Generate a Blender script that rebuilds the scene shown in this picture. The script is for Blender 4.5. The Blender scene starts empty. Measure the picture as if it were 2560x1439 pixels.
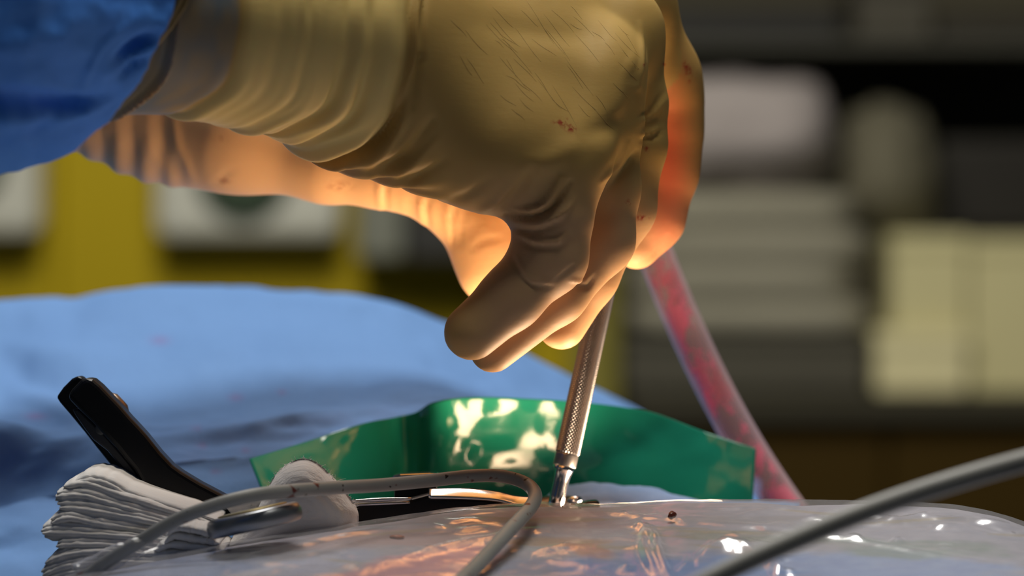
import bpy, bmesh, math, random
import numpy as np
from mathutils import Vector, Matrix
from mathutils.bvhtree import BVHTree

random.seed(7); RNG = np.random.default_rng(11)
SC = bpy.context.scene
COL = SC.collection
Z0 = 1150.0          # height of the view axis above the floor, mm
CAMD = 1000.0        # camera to the plane of the instrument, mm

def P(px, py, y=0.0):
    """pixel of the 2560x1439 frame + distance behind the instrument plane (mm) -> mm"""
    s = (CAMD + y) / CAMD / 10.0
    return ((px - 1280.0) * s, y, (719.5 - py) * s + Z0)
def PA(a):
    a = np.asarray(a, float); s = (CAMD + a[..., 2]) / CAMD / 10.0
    return np.stack([(a[..., 0] - 1280) * s, a[..., 2], (719.5 - a[..., 1]) * s + Z0], -1)
def proj(v):
    v = np.asarray(v, float); s = (CAMD + v[..., 1]) / CAMD / 10.0
    return v[..., 0] / s + 1280, 719.5 - (v[..., 2] - Z0) / s

# ------------------------------------------------------------------ camera, world, lights, exposure
cam_d = bpy.data.cameras.new('camera'); cam = bpy.data.objects.new('camera', cam_d); COL.objects.link(cam)
cam.location = (0, -CAMD / 1000, Z0 / 1000); cam.rotation_euler = (math.pi / 2, 0, 0)
cam_d.sensor_width = 36; cam_d.lens = 36 * CAMD / 256.0
cam_d.clip_start = 0.02; cam_d.clip_end = 30
cam_d.dof.use_dof = True; cam_d.dof.focus_distance = (CAMD - 2) / 1000
cam_d.dof.aperture_fstop = cam_d.lens / 12.5
SC.camera = cam
W = bpy.data.worlds.new('room_ambient'); SC.world = W; W.use_nodes = True
W.node_tree.nodes['Background'].inputs[0].default_value = (0.62, 0.80, 1.0, 1)
W.node_tree.nodes['Background'].inputs[1].default_value = 0.03

def area(name, loc, target, size, power, col, shape='DISK', size_y=None, spread=None):
    d = bpy.data.lights.new(name, 'AREA'); d.shape = shape; d.size = size
    if size_y: d.size_y = size_y
    d.energy = power; d.color = col
    if spread: d.spread = spread
    o = bpy.data.objects.new(name, d); COL.objects.link(o); o.location = loc
    o.rotation_euler = (Vector(target) - Vector(loc)).to_track_quat('-Z', 'Y').to_euler()
    return o
zc = Z0 / 1000
area('surgical_lamp', (-0.12, 0.62, zc + 1.05), (-0.01, 0.08, zc - 0.06), 0.45, 9.0, (1.0, 0.97, 0.92))
area('ceiling_panel_lamp', (0.09, -0.10, zc + 1.25), (-0.05, 0, zc), 0.45, 12.0, (1.0, 0.95, 0.84))
wl = area('wound_bounce_fill', [c / 1000 for c in P(1620, 1332, 37)], [c / 1000 for c in P(1440, 640, 28)], 0.05, 0.18, (1.0, 0.66, 0.40), 'RECTANGLE', 0.018, math.radians(155))  # added light standing in for warm bounce from the wound
wl2 = area('far_hand_fill', [c / 1000 for c in P(1290, 1292, 52)], [c / 1000 for c in P(1230, 470, 60)], 0.03, 0.062, (1.0, 0.62, 0.33), 'RECTANGLE', 0.016, math.radians(110))  # added unseen light that brightens the far hand from below
area('far_room_lamp', (-0.2, 1.15, zc + 1.3), (-0.05, 3.0, zc - 0.05), 0.8, 34.0, (1.0, 0.93, 0.78))
SC.cycles.max_bounces = 7; SC.cycles.diffuse_bounces = 3; SC.cycles.glossy_bounces = 3; SC.cycles.transmission_bounces = 5; SC.cycles.transparent_max_bounces = 10; SC.cycles.adaptive_threshold = 0.03
SC.view_settings.view_transform = 'Standard'; SC.view_settings.look = 'None'
SC.view_settings.exposure = 0.0; SC.view_settings.gamma = 1.0; SC.view_settings.use_curve_mapping = False

# ------------------------------------------------------------------ helpers: objects
def tag(o, label=None, cat=None, group=None, kind=None):
    if label: o['label'] = label
    if cat: o['category'] = cat
    if group: o['group'] = group
    if kind: o['kind'] = kind
    return o
def empty(name, loc_mm, label, cat, group=None):
    o = bpy.data.objects.new(name, None); COL.objects.link(o)
    o.location = [c / 1000 for c in loc_mm]; o.empty_display_size = 0.01
    return tag(o, label, cat, group)
def mesh_obj(name, verts, faces, mat, parent=None, smooth=True):
    """verts in mm, world frame"""
    me = bpy.data.meshes.new(name)
    v = np.asarray(verts, float) / 1000.0
    org = np.array(parent.matrix_world.translation) if parent is not None else None
    if parent is not None:
        bpy.context.view_layer.update()
        org = np.array(parent.matrix_world.translation)
    else:
        org = np.array([(v[:, 0].min() + v[:, 0].max()) / 2, (v[:, 1].min() + v[:, 1].max()) / 2, v[:, 2].min()])
    v = v - org
    me.from_pydata(v.tolist(), [], [list(map(int, f)) for f in faces] if not isinstance(faces, np.ndarray) else faces.tolist())
    me.update()
    if smooth: me.polygons.foreach_set('use_smooth', [True] * len(me.polygons))
    me.materials.append(mat)
    o = bpy.data.objects.new(name, me); COL.objects.link(o)
    if parent is None: o.location = org
    else: o.parent = parent
    return o
def bevel(o, w, seg=2, ang=35):
    m = o.modifiers.new('bevel', 'BEVEL'); m.width = w / 1000; m.segments = seg
    m.limit_method = 'ANGLE'; m.angle_limit = math.radians(ang); m.harden_normals = False
    return o
def attr(o, name, vals):
    a = o.data.attributes.new(name, 'FLOAT', 'POINT'); a.data.foreach_set('value', np.asarray(vals, np.float32))
def attr_col(o, name, cols):
    a = o.data.attributes.new(name, 'FLOAT_COLOR', 'POINT')
    c = np.ones((len(cols), 4), np.float32); c[:, :3] = cols; a.data.foreach_set('color', c.ravel())

# ------------------------------------------------------------------ helpers: geometry
def catmull(pts, n):
    pts = np.asarray(pts, float); m = len(pts)
    p = np.concatenate([[2 * pts[0] - pts[1]], pts, [2 * pts[-1] - pts[-2]]])
    t = np.linspace(0, m - 1, n); i = np.minimum(t.astype(int), m - 2); f = (t - i)
    f = f.reshape((-1,) + (1,) * (pts.ndim - 1))
    a, b, c, d = p[i], p[i + 1], p[i + 2], p[i + 3]
    return 0.5 * ((2 * b) + (c - a) * f + (2 * a - 5 * b + 4 * c - d) * f ** 2 + (3 * b - a - 3 * c + d) * f ** 3)
_nz = RNG.random((64, 64))
def noise2(x, y):
    x = np.asarray(x, float); y = np.asarray(y, float)
    xi = np.floor(x).astype(int); yi = np.floor(y).astype(int); fx = x - xi; fy = y - yi
    fx = fx * fx * (3 - 2 * fx); fy = fy * fy * (3 - 2 * fy)
    g = lambda a, b: _nz[a % 64, b % 64]
    return ((g(xi, yi) * (1 - fx) + g(xi + 1, yi) * fx) * (1 - fy) + (g(xi, yi + 1) * (1 - fx) + g(xi + 1, yi + 1) * fx) * fy) - 0.5
def fbm(x, y, o=3):
    return sum(noise2(x * 2 ** k + 7 * k, y * 2 ** k + 3 * k) / 2 ** k for k in range(o))
def grid_faces(nu, nv, wrap_u=False):
    f = []
    for i in range(nu if wrap_u else nu - 1):
        i2 = (i + 1) % nu
        for j in range(nv - 1):
            f.append((i * nv + j, i2 * nv + j, i2 * nv + j + 1, i * nv + j + 1))
    return f
def loft_px(rails, nu, nv):
    """rails: list of polylines in (px, py, depth) -> grid nu x nv in the same space"""
    R = np.stack([catmull(r, nu) for r in rails], 0)       # k, nu, 3
    return np.transpose(catmull(R, nv), (1, 0, 2))         # nu, nv, 3
def tube(path, rad, nseg=16, n=None, cap=True):
    """path in mm; rad scalar or list"""
    path = np.asarray(path, float); rad = np.broadcast_to(np.asarray(rad, float), (len(path),)).copy()
    if n: rad = catmull(rad[:, None], n)[:, 0]; path = catmull(path, n)
    m = len(path); T = np.gradient(path, axis=0); T /= np.linalg.norm(T, axis=1)[:, None]
    up = np.array([0, 0, 1.0]) if abs(T[0][2]) < 0.9 else np.array([1.0, 0, 0])
    a = np.cross(T[0], up); a /= np.linalg.norm(a); V = []
    for i in range(m):
        a = a - T[i] * a.dot(T[i]); a /= np.linalg.norm(a); b = np.cross(T[i], a)
        for k in range(nseg):
            th = 2 * math.pi * k / nseg
            V.append(path[i] + rad[i] * (math.cos(th) * a + math.sin(th) * b))
    F = []
    for i in range(m - 1):
        for k in range(nseg):
            k2 = (k + 1) % nseg
            F.append((i * nseg + k, (i + 1) * nseg + k, (i + 1) * nseg + k2, i * nseg + k2))
    if cap:
        F.append(tuple(range(nseg))); F.append(tuple(reversed(range((m - 1) * nseg, m * nseg))))
    F = [tuple(reversed(f)) for f in F]
    return np.array(V), F
def prism_px(poly, y0, y1):
    """outline in pixels at depth y0 extruded straight back to y1 (mm)"""
    v0 = PA([(p[0], p[1], y0) for p in poly]); v1 = v0.copy(); v1[:, 1] = y1
    n = len(poly); V = np.vstack([v0, v1])
    F = [tuple(range(n)), tuple(reversed(range(n, 2 * n)))] + [(i, i + n, (i + 1) % n + n, (i + 1) % n) for i in range(n)]
    area2 = sum(v0[i][0] * v0[(i + 1) % n][2] - v0[(i + 1) % n][0] * v0[i][2] for i in range(n))
    if area2 < 0: F = [tuple(reversed(f)) for f in F]
    return V, F
def box_mm(x0, x1, y0, y1, z0, z1):
    V = np.array([(x, y, z) for x in (x0, x1) for y in (y0, y1) for z in (z0, z1)], float)
    F = [(0, 1, 3, 2), (4, 6, 7, 5), (0, 4, 5, 1), (2, 3, 7, 6), (0, 2, 6, 4), (1, 5, 7, 3)]
    return V, F

# ------------------------------------------------------------------ helpers: SDF bodies
def smin(a, b, k):
    if k <= 0: return np.minimum(a, b)
    h = np.maximum(k - np.abs(a - b), 0) / k
    return np.minimum(a, b) - h * h * k * 0.25
def cone(G, a, b, ra, rb):
    a = np.asarray(a, np.float32); b = np.asarray(b, np.float32); d = b - a; L = float(d @ d)
    t = np.clip(((G[0] - a[0]) * d[0] + (G[1] - a[1]) * d[1] + (G[2] - a[2]) * d[2]) / L, 0, 1)
    return np.sqrt((G[0] - a[0] - t * d[0]) ** 2 + (G[1] - a[1] - t * d[1]) ** 2 + (G[2] - a[2] - t * d[2]) ** 2) - (ra + (rb - ra) * t)
def chain(G, pts, k):
    f = None
    for (p, q) in zip(pts[:-1], pts[1:]):
        c = cone(G, P(*p[:3]), P(*q[:3]), p[3], q[3]); f = c if f is None else smin(f, c, k)
    return f
def make_grid(lo, hi, h):
    ax = [np.arange(lo[i], hi[i] + h, h, dtype=np.float32) for i in range(3)]
    return ax, (ax[0][:, None, None], ax[1][None, :, None], ax[2][None, None, :])
def surfnet(f, ax, h):
    s = f < 0
    nx, ny, nz = f.shape
    c = np.zeros((nx - 1, ny - 1, nz - 1), np.int8)
    for dx in (0, 1):
        for dy in (0, 1):
            for dz in (0, 1):
                c += s[dx:nx - 1 + dx, dy:ny - 1 + dy, dz:nz - 1 + dz]
    act = np.argwhere((c > 0) & (c < 8)); idx = -np.ones(c.shape, np.int64)
    idx[act[:, 0], act[:, 1], act[:, 2]] = np.arange(len(act))
    acc = np.zeros((len(act), 3)); cnt = np.zeros(len(act))
    cor = [(x, y, z) for x in (0, 1) for y in (0, 1) for z in (0, 1)]
    for a in cor:
        for b in cor:
            if sum(abs(a[i] - b[i]) for i in range(3)) == 1 and a < b:
                fa = f[act[:, 0] + a[0], act[:, 1] + a[1], act[:, 2] + a[2]]; fb = f[act[:, 0] + b[0], act[:, 1] + b[1], act[:, 2] + b[2]]
                m = (fa < 0) != (fb < 0); t = np.where(m, fa / np.where(m, fa - fb, 1), 0)
                for i in range(3): acc[:, i] += np.where(m, a[i] + t * (b[i] - a[i]), 0)
                cnt += m
    V = (act + acc / cnt[:, None]) * h + np.array([ax[0][0], ax[1][0], ax[2][0]])
    F = []
    for d in range(3):
        e1, e2 = [(1, 2), (2, 0), (0, 1)][d]
        sl0 = [slice(1, -1)] * 3; sl1 = [slice(1, -1)] * 3; sl0[d] = slice(0, -1); sl1[d] = slice(1, None)
        s0 = s[tuple(sl0)]; s1 = s[tuple(sl1)]
        E = np.argwhere(s0 != s1); inside = s0[E[:, 0], E[:, 1], E[:, 2]]
        off = np.ones(3, int); off[d] = 0; E = E + off
        def cell(o1, o2):
            q = E.copy(); q[:, e1] -= o1; q[:, e2] -= o2; return idx[q[:, 0], q[:, 1], q[:, 2]]
        Q = np.stack([cell(1, 1), cell(0, 1), cell(0, 0), cell(1, 0)], 1)
        Q[~inside] = Q[~inside][:, ::-1]; F.append(Q)
    F = np.concatenate(F); F = F[(F >= 0).all(1)]
    # a few relaxation passes take out the stair steps of the grid
    a_ = F.ravel(); b_ = np.roll(F, -1, axis=1).ravel(); n_v = len(V)
    deg = np.bincount(a_, minlength=n_v) + np.bincount(b_, minlength=n_v)
    for lam in (0.5, -0.3, 0.5, -0.3, 0.4):
        q = np.stack([np.bincount(a_, V[b_, i], n_v) + np.bincount(b_, V[a_, i], n_v) for i in range(3)], 1) / np.maximum(deg, 1)[:, None]
        V = V + lam * (q - V)
    g = np.gradient(f, h)
    ci = np.clip(np.round((V - np.array([ax[0][0], ax[1][0], ax[2][0]])) / h).astype(int), 0, np.array(f.shape) - 1)
    N = np.stack([gi[ci[:, 0], ci[:, 1], ci[:, 2]] for gi in g], 1); N /= np.linalg.norm(N, axis=1)[:, None] + 1e-9
    return V, F, N
def pl_dist(px, py, line):
    """distance of pixels to a polyline and the relative position along it"""
    line = catmull(line, 24) if len(line) > 2 else np.asarray(line, float)
    best = np.full(px.shape, 1e9); tt = np.zeros(px.shape); n = len(line) - 1
    for i in range(n):
        a, b = line[i], line[i + 1]; d = b - a; L = d @ d + 1e-9
        t = np.clip(((px - a[0]) * d[0] + (py - a[1]) * d[1]) / L, 0, 1)
        q = np.hypot(px - a[0] - t * d[0], py - a[1] - t * d[1])
        m = q < best; best = np.where(m, q, best); tt = np.where(m, (i + t) / n, tt)
    return best, tt
def crease(V, N, line, w, amp):
    px, py = proj(V); d, t = pl_dist(px, py, line)
    m = np.clip(-N[:, 1] * 2 + 0.7, 0, 1) * np.exp(-(d / w) ** 2) * np.sin(np.clip(t, 0.04, 0.96) * math.pi) ** 0.5
    V += N * (amp * m)[:, None]

# ------------------------------------------------------------------ helpers: materials
class NT:
    def __init__(s, name):
        s.m = bpy.data.materials.new(name); s.m.use_nodes = True; s.t = s.m.node_tree
        s.b = s.t.nodes['Principled BSDF']; s.out = s.t.nodes['Material Output']
    def n(s, typ, **kw):
        o = s.t.nodes.new(typ)
        for k, v in kw.items():
            if k in o.inputs: o.inputs[k].default_value = v
            else: setattr(o, k, v)
        return o
    def l(s, a, b): s.t.links.new(a, b)
    def set(s, **kw):
        for k, v in kw.items():
            s.b.inputs[k.replace('_', ' ')].default_value = v
        return s
    def coord(s, which='Object'):
        if not hasattr(s, '_c'): s._c = s.n('ShaderNodeTexCoord')
        return s._c.outputs[which]
    def noise(s, scale, detail=3, rough=0.5, stretch=None):
        o = s.n('ShaderNodeTexNoise', Scale=scale, Detail=detail, Roughness=rough)
        if stretch:
            mp = s.n('ShaderNodeMapping'); mp.inputs['Scale'].default_value = stretch
            s.l(s.coord(), mp.inputs[0]); s.l(mp.outputs[0], o.inputs['Vector'])
        else: s.l(s.coord(), o.inputs['Vector'])
        return o.outputs[0]
    def ramp(s, src, *stops):
        r = s.n('ShaderNodeValToRGB'); e = r.color_ramp.elements
        while len(e) < len(stops): e.new(0.5)
        for el, (p, c) in zip(e, stops):
            el.position = p; el.color = (*c, 1) if not isinstance(c, (int, float)) else (c, c, c, 1)
        s.l(src, r.inputs[0]); return r.outputs[0]
    def mix(s, fac, a, b, blend='MIX'):
        m = s.n('ShaderNodeMix', data_type='RGBA', blend_type=blend)
        for i, v in ((0, fac), (6, a), (7, b)):
            if hasattr(v, 'is_output'): s.l(v, m.inputs[i])
            else: m.inputs[i].default_value = v if i == 0 else (*v, 1)
        return m.outputs[2]
    def math(s, op, a, b=0.0):
        m = s.n('ShaderNodeMath', operation=op)
        for i, v in ((0, a), (1, b)):
            if hasattr(v, 'is_output'): s.l(v, m.inputs[i])
            else: m.inputs[i].default_value = v
        return m.outputs[0]
    def attr(s, name):
        a = s.n('ShaderNodeAttribute'); a.attribute_name = name; return a
    def color(s, sock): s.l(sock, s.b.inputs['Base Color']); return s
    def bump(s, h, strength=0.3, dist=0.0005):
        b = s.n('ShaderNodeBump', Strength=strength, Distance=dist); s.l(h, b.inputs['Height'])
        s.l(b.outputs[0], s.b.inputs['Normal']); return s
def plain(name, col, rough=0.5, metal=0.0, var=0.12, scale=60, spec=0.5, bump=0.0):
    t = NT(name).set(Roughness=rough, Metallic=metal, Specular_IOR_Level=spec)
    n = t.noise(scale, 4)
    t.color(t.mix(n, tuple(c * (1 - var) for c in col), tuple(min(1, c * (1 + var)) for c in col)))
    if bump: t.bump(n, bump)
    return t.m
def srgb(r, g, b):
    f = lambda c: (c / 255 / 12.92) if c <= 10 else ((c / 255 + 0.055) / 1.055) ** 2.4
    return (f(r), f(g), f(b))

def glove_mat(name, base, sssw):
    t = NT(name).set(Roughness=0.55, Specular_IOR_Level=0.25, Subsurface_Weight=sssw, Subsurface_Scale=0.003, Subsurface_Radius=(1.0, 0.42, 0.18))
    n = t.noise(90, 5); big = t.noise(22, 3)
    c = t.mix(n, tuple(x * 0.9 for x in base), tuple(min(1, x * 1.08) for x in base))
    c = t.mix(big, t.mix(0.0, (base[0] * 0.92, base[1] * 0.88, base[2] * 0.82), (0, 0, 0)), c)
    band = t.attr('through').outputs['Fac']
    c = t.mix(band, c, (0.17, 0.20, 0.22))
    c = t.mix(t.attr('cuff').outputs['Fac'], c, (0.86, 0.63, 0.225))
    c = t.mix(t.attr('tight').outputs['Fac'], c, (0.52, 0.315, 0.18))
    bl = t.attr('blood').outputs['Fac']
    sp = t.ramp(t.noise(420, 3, 0.6), (0.46, 0.0), (0.56, 1.0))
    c = t.mix(t.math('MULTIPLY', bl, sp), c, (0.30, 0.030, 0.014))
    pk = t.attr('painted_glow').outputs['Fac']
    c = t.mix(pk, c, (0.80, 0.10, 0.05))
    t.color(c)
    fine = t.noise(260, 4, 0.6, (1, 1, 3.0)); t.bump(fine, 0.12, 0.0004)
    return t.m
M = {}
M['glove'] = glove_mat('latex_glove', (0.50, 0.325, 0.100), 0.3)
M['glove_far'] = glove_mat('latex_glove_far', (0.86, 0.55, 0.29), 0.3)  # far glove has a lighter base colour than the near one
def fabric(name, lo, hi, scale=25, fine=700):
    t = NT(name).set(Roughness=0.85, Specular_IOR_Level=0.12)
    n = t.noise(scale, 4); f = t.noise(fine, 3, 0.6, (1, 1, 0.4))
    c = t.mix(n, lo, hi); c = t.mix(t.math('MULTIPLY', f, 0.35), c, tuple(x * 0.6 for x in lo))
    st = t.attr('stain_shade').outputs['Fac']
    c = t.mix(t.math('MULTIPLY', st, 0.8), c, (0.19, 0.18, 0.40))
    t.color(c); t.bump(f, 0.25, 0.0004); return t.m
M['sleeve'] = fabric('gown_cloth', (0.07, 0.27, 1.0), (0.11, 0.37, 1.0))
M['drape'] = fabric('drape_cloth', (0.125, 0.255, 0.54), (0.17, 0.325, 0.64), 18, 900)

# ------------------------------------------------------------------ the room
zf = 0.0
wall_m = plain('dark_wall_paint', srgb(70, 66, 50), 0.8, scale=4)
o = mesh_obj('wall_back', *box_mm(-3000, 3000, 3600, 3700, zf, 2900), wall_m, smooth=False); tag(o, 'dim olive grey back wall of the operating room', kind='structure')
o = mesh_obj('floor', *box_mm(-3000, 3000, -1800, 3600, -40, 0), plain('floor_vinyl', srgb(95, 98, 96), 0.5, scale=5), smooth=False); tag(o, 'grey vinyl floor', kind='structure')

# ------------------------------------------------------------------ background furniture, about four metres from the camera
def bg_box(name, x0, x1, y0, y1, dep, thick, mat, parent=None, bev=3):
    a = P(x0, y1, dep); b = P(x1, y0, dep)
    o = mesh_obj(name, *box_mm(a[0], b[0], dep, dep + thick, a[2], b[2]), mat, parent, smooth=False)
    if bev: bevel(o, bev, 2)
    return o
yel = plain('mustard_laminate', (0.38, 0.285, 0.002), 0.55, var=0.05, scale=8, spec=0.2)
yel_d = plain('brown_laminate', (0.040, 0.022, 0.0003), 0.6, var=0.08, scale=8, spec=0.15)
M_white = plain('white_plastic', (0.52, 0.53, 0.48), 0.4, var=0.03)
M_dkgreen = plain('dark_green_glass', (0.05, 0.075, 0.05), 0.25)
M_grey = plain('grey_plastic', (0.16, 0.17, 0.14), 0.5)
M_black = plain('black_plastic', (0.012, 0.012, 0.011), 0.5)

cab = empty('yellow_cabinet', P(300, 1500, 3000), 'tall mustard yellow cabinet standing blurred behind the blue drape', 'cabinet')
a = P(-900, 0, 3000)[0]; b = P(1545, 0, 3000)[0]
ct = P(0, 150, 3000)[2]
mesh_obj('body', *box_mm(a, b, 3012, 3500, 0, ct), yel, cab, smooth=False)
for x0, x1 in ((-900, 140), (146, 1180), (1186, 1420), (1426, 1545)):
    bg_box('door', x0, x1, 160, 2800, 3000, 12, yel if x0 < 1400 else plain('shaded_mustard_laminate', (0.20, 0.18, 0.035), 0.6, spec=0.2, scale=8), cab, 2)  # last door's darker colour paints in the yellow dimming to the right
def dispenser(x0, x1, y0, y1, round_c, label):
    e = empty('wall_dispenser', P((x0 + x1) / 2, y1, 2940), label, 'dispenser', 'white dispensers on the yellow cabinet')
    bg_box('body', x0, x1, y0, y1, 2925, 75, M_white, e, 14)
    if round_c:
        cx, cy, r = round_c; c = np.array(P(cx, cy, 2925)); V, F = tube([c + (0, -14, 0), c + (0, 4, 0)], r * 0.3925, 32)
        bevel(mesh_obj('dark_window', V, F, M_dkgreen, e), 3)
    bg_box('lid', x0 + 6, x1 - 6, y0 - 34, y0, 2930, 68, M_white, e, 6)
    return e
dispenser(-330, 98, 230, 590, (-120, 380, 140), 'white box dispenser on yellow cabinet at the left picture edge')
dispenser(385, 850, 300, 598, (610, 425, 118), 'white box dispenser with dark round window on yellow cabinet under the gloved wrist')
e = empty('grey_case', P(1000, 660, 2900), 'grey case with a black open end on the yellow cabinet', 'case')
bg_box('shell', 890, 1010, 430, 648, 2900, 100, M_grey, e, 6); bg_box('dark_end', 1010, 1330, 430, 655, 2895, 105, M_black, e, 6)

# shelf unit on the right
tr = empty('instrument_counter', P(2100, 1500, 3050), 'dark brown counter carrying blurred boxes and linen at right', 'counter')
x0 = P(1570, 0, 3050)[0]; x1 = P(3400, 0, 3050)[0]; zt = P(0, 985, 3050)[2]
mesh_obj('counter_top', *box_mm(x0, x1, 2950, 3560, zt - 22, zt), plain('dark_top', (0.03, 0.026, 0.012), 0.5), tr, smooth=False)
mesh_obj('carcass', *box_mm(x0 + 10, x1 - 10, 2990, 3540, 0, zt - 22), yel_d, tr, smooth=False)
for k in range(3):
    xa = x0 + 12 + k * (x1 - x0) / 3
    d = mesh_obj('door', *box_mm(xa, xa + (x1 - x0) / 3 - 6, 2976, 2990, 90, zt - 30), yel_d, tr, smooth=False); bevel(d, 2)
cream = plain('cream_carton', (0.58, 0.54, 0.30), 0.7, var=0.06, scale=10)
cream2 = plain('cream_carton_light', (0.70, 0.65, 0.39), 0.7, var=0.06, scale=10)
def carton(x0, x1, y0, y1, dep, mat, label):
    e = empty('carton', P((x0 + x1) / 2, y1, dep), label, 'carton', 'cartons on the brown counter')
    bg_box('box', x0, x1, y0, y1, dep, 180, mat, e, 4); bg_box('lid', x0 - 4, x1 + 4, y0 - 6, y0 + 40, dep - 3, 186, mat, e, 3)
carton(2190, 2420, 830, 983, 2985, cream2, 'low cream carton lowest on the brown counter')
carton(2425, 2760, 600, 983, 3010, cream, 'tall cream carton at the right edge of the counter')
carton(2230, 2420, 590, 826, 3000, cream, 'cream carton standing on the low cream carton')
lin = plain('grey_linen', (0.33, 0.315, 0.25), 0.9, var=0.1, scale=14, bump=0.3)
lin2 = plain('pale_linen', (0.40, 0.36, 0.36), 0.9, var=0.1, scale=14, bump=0.3)
dgb = plain('dark_grey_box', (0.062, 0.058, 0.042), 0.7)
e = empty('storage_box', P(1800, 983, 3000), 'dark grey storage box under the folded grey linen', 'box')
bg_box('box', 1560, 2170, 850, 983, 2995, 250, dgb, e, 5); bg_box('lid', 1552, 2178, 832, 860, 2990, 258, dgb, e, 4)
names = ['lowest folded grey cloth on the dark storage box', 'folded grey cloth second from the bottom of the blurred stack', 'folded grey cloth third from the bottom of the blurred stack', 'topmost folded grey cloth below the pale bundle']
for k in range(4):
    ya = 832 - k * 88; xr = 2180 - (k % 2) * 40
    nu, nv = 40, 24
    th = np.linspace(0, 2 * math.pi, nu, endpoint=False)
    cx, cz = P((1560 + xr) / 2, ya - 44, 3050)[0], P(0, ya - 44, 3050)[2]
    w = (xr - 1560) / 2 * 0.405; h = 44 * 0.405
    V = []
    for i in range(nu):
        for j in range(nv):
            yy = -90 + 180 * j / (nv - 1); c, s = math.cos(th[i]), math.sin(th[i])
            rr = 1 - 0.25 * abs(yy / 90) ** 4
            V.append((cx + w * math.copysign(abs(c) ** 0.35, c) * rr, 3100 + yy, cz + h * math.copysign(abs(s) ** 0.5, s) * rr + 3 * noise2(i * 0.4, j * 0.3 + k * 5)))
    F = grid_faces(nu, nv, True) + [tuple(i * nv for i in reversed(range(nu))), tuple(i * nv + nv - 1 for i in range(nu))]
    o = mesh_obj('folded_cloth', V, F, lin); tag(o, names[k], 'cloth', 'folded cloths on the counter')
def bundle(x0, x1, y0, y1, dep, mat, label, seed, name='linen_bundle', cat='linen'):
    nu, nv = 48, 28; V = []
    c = P((x0 + x1) / 2, (y0 + y1) / 2, dep); s = (CAMD + dep) / CAMD / 10
    for i in range(nu):
        for j in range(nv):
            th = 2 * math.pi * i / nu; ph = math.pi * (j + 0.02) / (nv - 0.96) - math.pi / 2
            r = 1 + 0.22 * float(fbm(i * 6.0 / nu * 1.0 + seed if i < nu / 2 else (nu - i) * 6.0 / nu + seed, j * 0.25, 3))
            cx, cy, cz = math.cos(ph) * math.cos(th), math.cos(ph) * math.sin(th), math.sin(ph)
            V.append((c[0] + (x1 - x0) / 2 * s * r * math.copysign(abs(cx) ** 0.75, cx), c[1] + 90 * r * cy, c[2] + (y1 - y0) / 2 * s * r * math.copysign(abs(cz) ** 0.7, cz)))
    F = grid_faces(nu, nv, True) + [tuple(i * nv for i in reversed(range(nu))), tuple(i * nv + nv - 1 for i in range(nu))]
    o = mesh_obj(name, V, F, mat); tag(o, label, cat); return o
bundle(1600, 2075, 190, 472, 3090, lin2, 'pale pinkish linen bundle lying on the folded grey cloths', 3)
bundle(2090, 2330, 265, 590, 3160, plain('brown_pack', (0.14, 0.13, 0.09), 0.8), 'dull brown wrapped pack beside the pale linen bundle', 9, 'wrapped_pack', 'pack')
e = empty('monitor', P(2500, 600, 3300), 'dark switched-off monitor above the tall cream carton', 'monitor')
bg_box('screen_frame', 2350, 2850, 350, 585, 3250, 40, plain('monitor_frame', (0.015, 0.013, 0.008), 0.5), e, 4)
bg_box('screen', 2362, 2838, 362, 573, 3246, 5, plain('monitor_glass', (0.010, 0.008, 0.005), 0.4), e, 1)
sh = empty('wall_shelf', P(2000, 130, 3400), 'dark wall shelf along the top right of the picture', 'shelf')
bg_box('board', 1300, 3200, 96, 122, 3300, 300, plain('shelf_board', (0.055, 0.055, 0.042), 0.6), sh, 2)
for k, (xa, xb, ya, c, lab) in enumerate(((1420, 2100, 30, (0.006, 0.006, 0.006), 'long black case on the wall shelf'), (2140, 2330, -40, (0.05, 0.045, 0.03), 'dull grey box on the wall shelf beside the black case'), (2345, 2800, 40, (0.02, 0.016, 0.008), 'dark brown box at the right end of the wall shelf'))):
    e = empty('shelf_box', P((xa + xb) / 2, 96, 3320), lab, 'box', 'boxes on the wall shelf')
    mt = plain('shelf_box_%d' % k, c, 0.6); bg_box('box', xa, xb, ya, 96, 3320, 220, mt, e, 4); bg_box('lid', xa - 5, xb + 5, ya - 12, ya + 14, 3315, 230, mt, e, 3)

# ------------------------------------------------------------------ blue drape over the patient (far mound)
xs = [-420, -150, 0, 150, 400, 640, 800, 900, 1000, 1110, 1300, 1450, 1560, 1700, 1900]
sil = [800, 765, 750, 735, 722, 718, 720, 733, 762, 800, 880, 952, 1010, 1085, 1200]
def rail(ys, dep):
    d = dep if hasattr(dep, '__len__') else [dep] * len(xs)
    return [(x, y, z) for x, y, z in zip(xs, ys, d)]
mid1 = [s + 70 + (0.10 * (1900 - x)) * 0.12 for x, s in zip(xs, sil)]
r3 = np.interp(xs, [-420, 0, 300, 600, 800, 1000, 1150, 1300, 1560, 1900], [1075, 1078, 1085, 1066, 1042, 1018, 1022, 1050, 1120, 1290])
r4 = np.interp(xs, [-420, 0, 200, 400, 640, 900, 1100, 1300, 1560, 1900], [1300, 1262, 1215, 1170, 1142, 1110, 1090, 1120, 1180, 1330])
mid2 = [(m + r) / 2 + 10 for m, r in zip(mid1, r3)]
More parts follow.
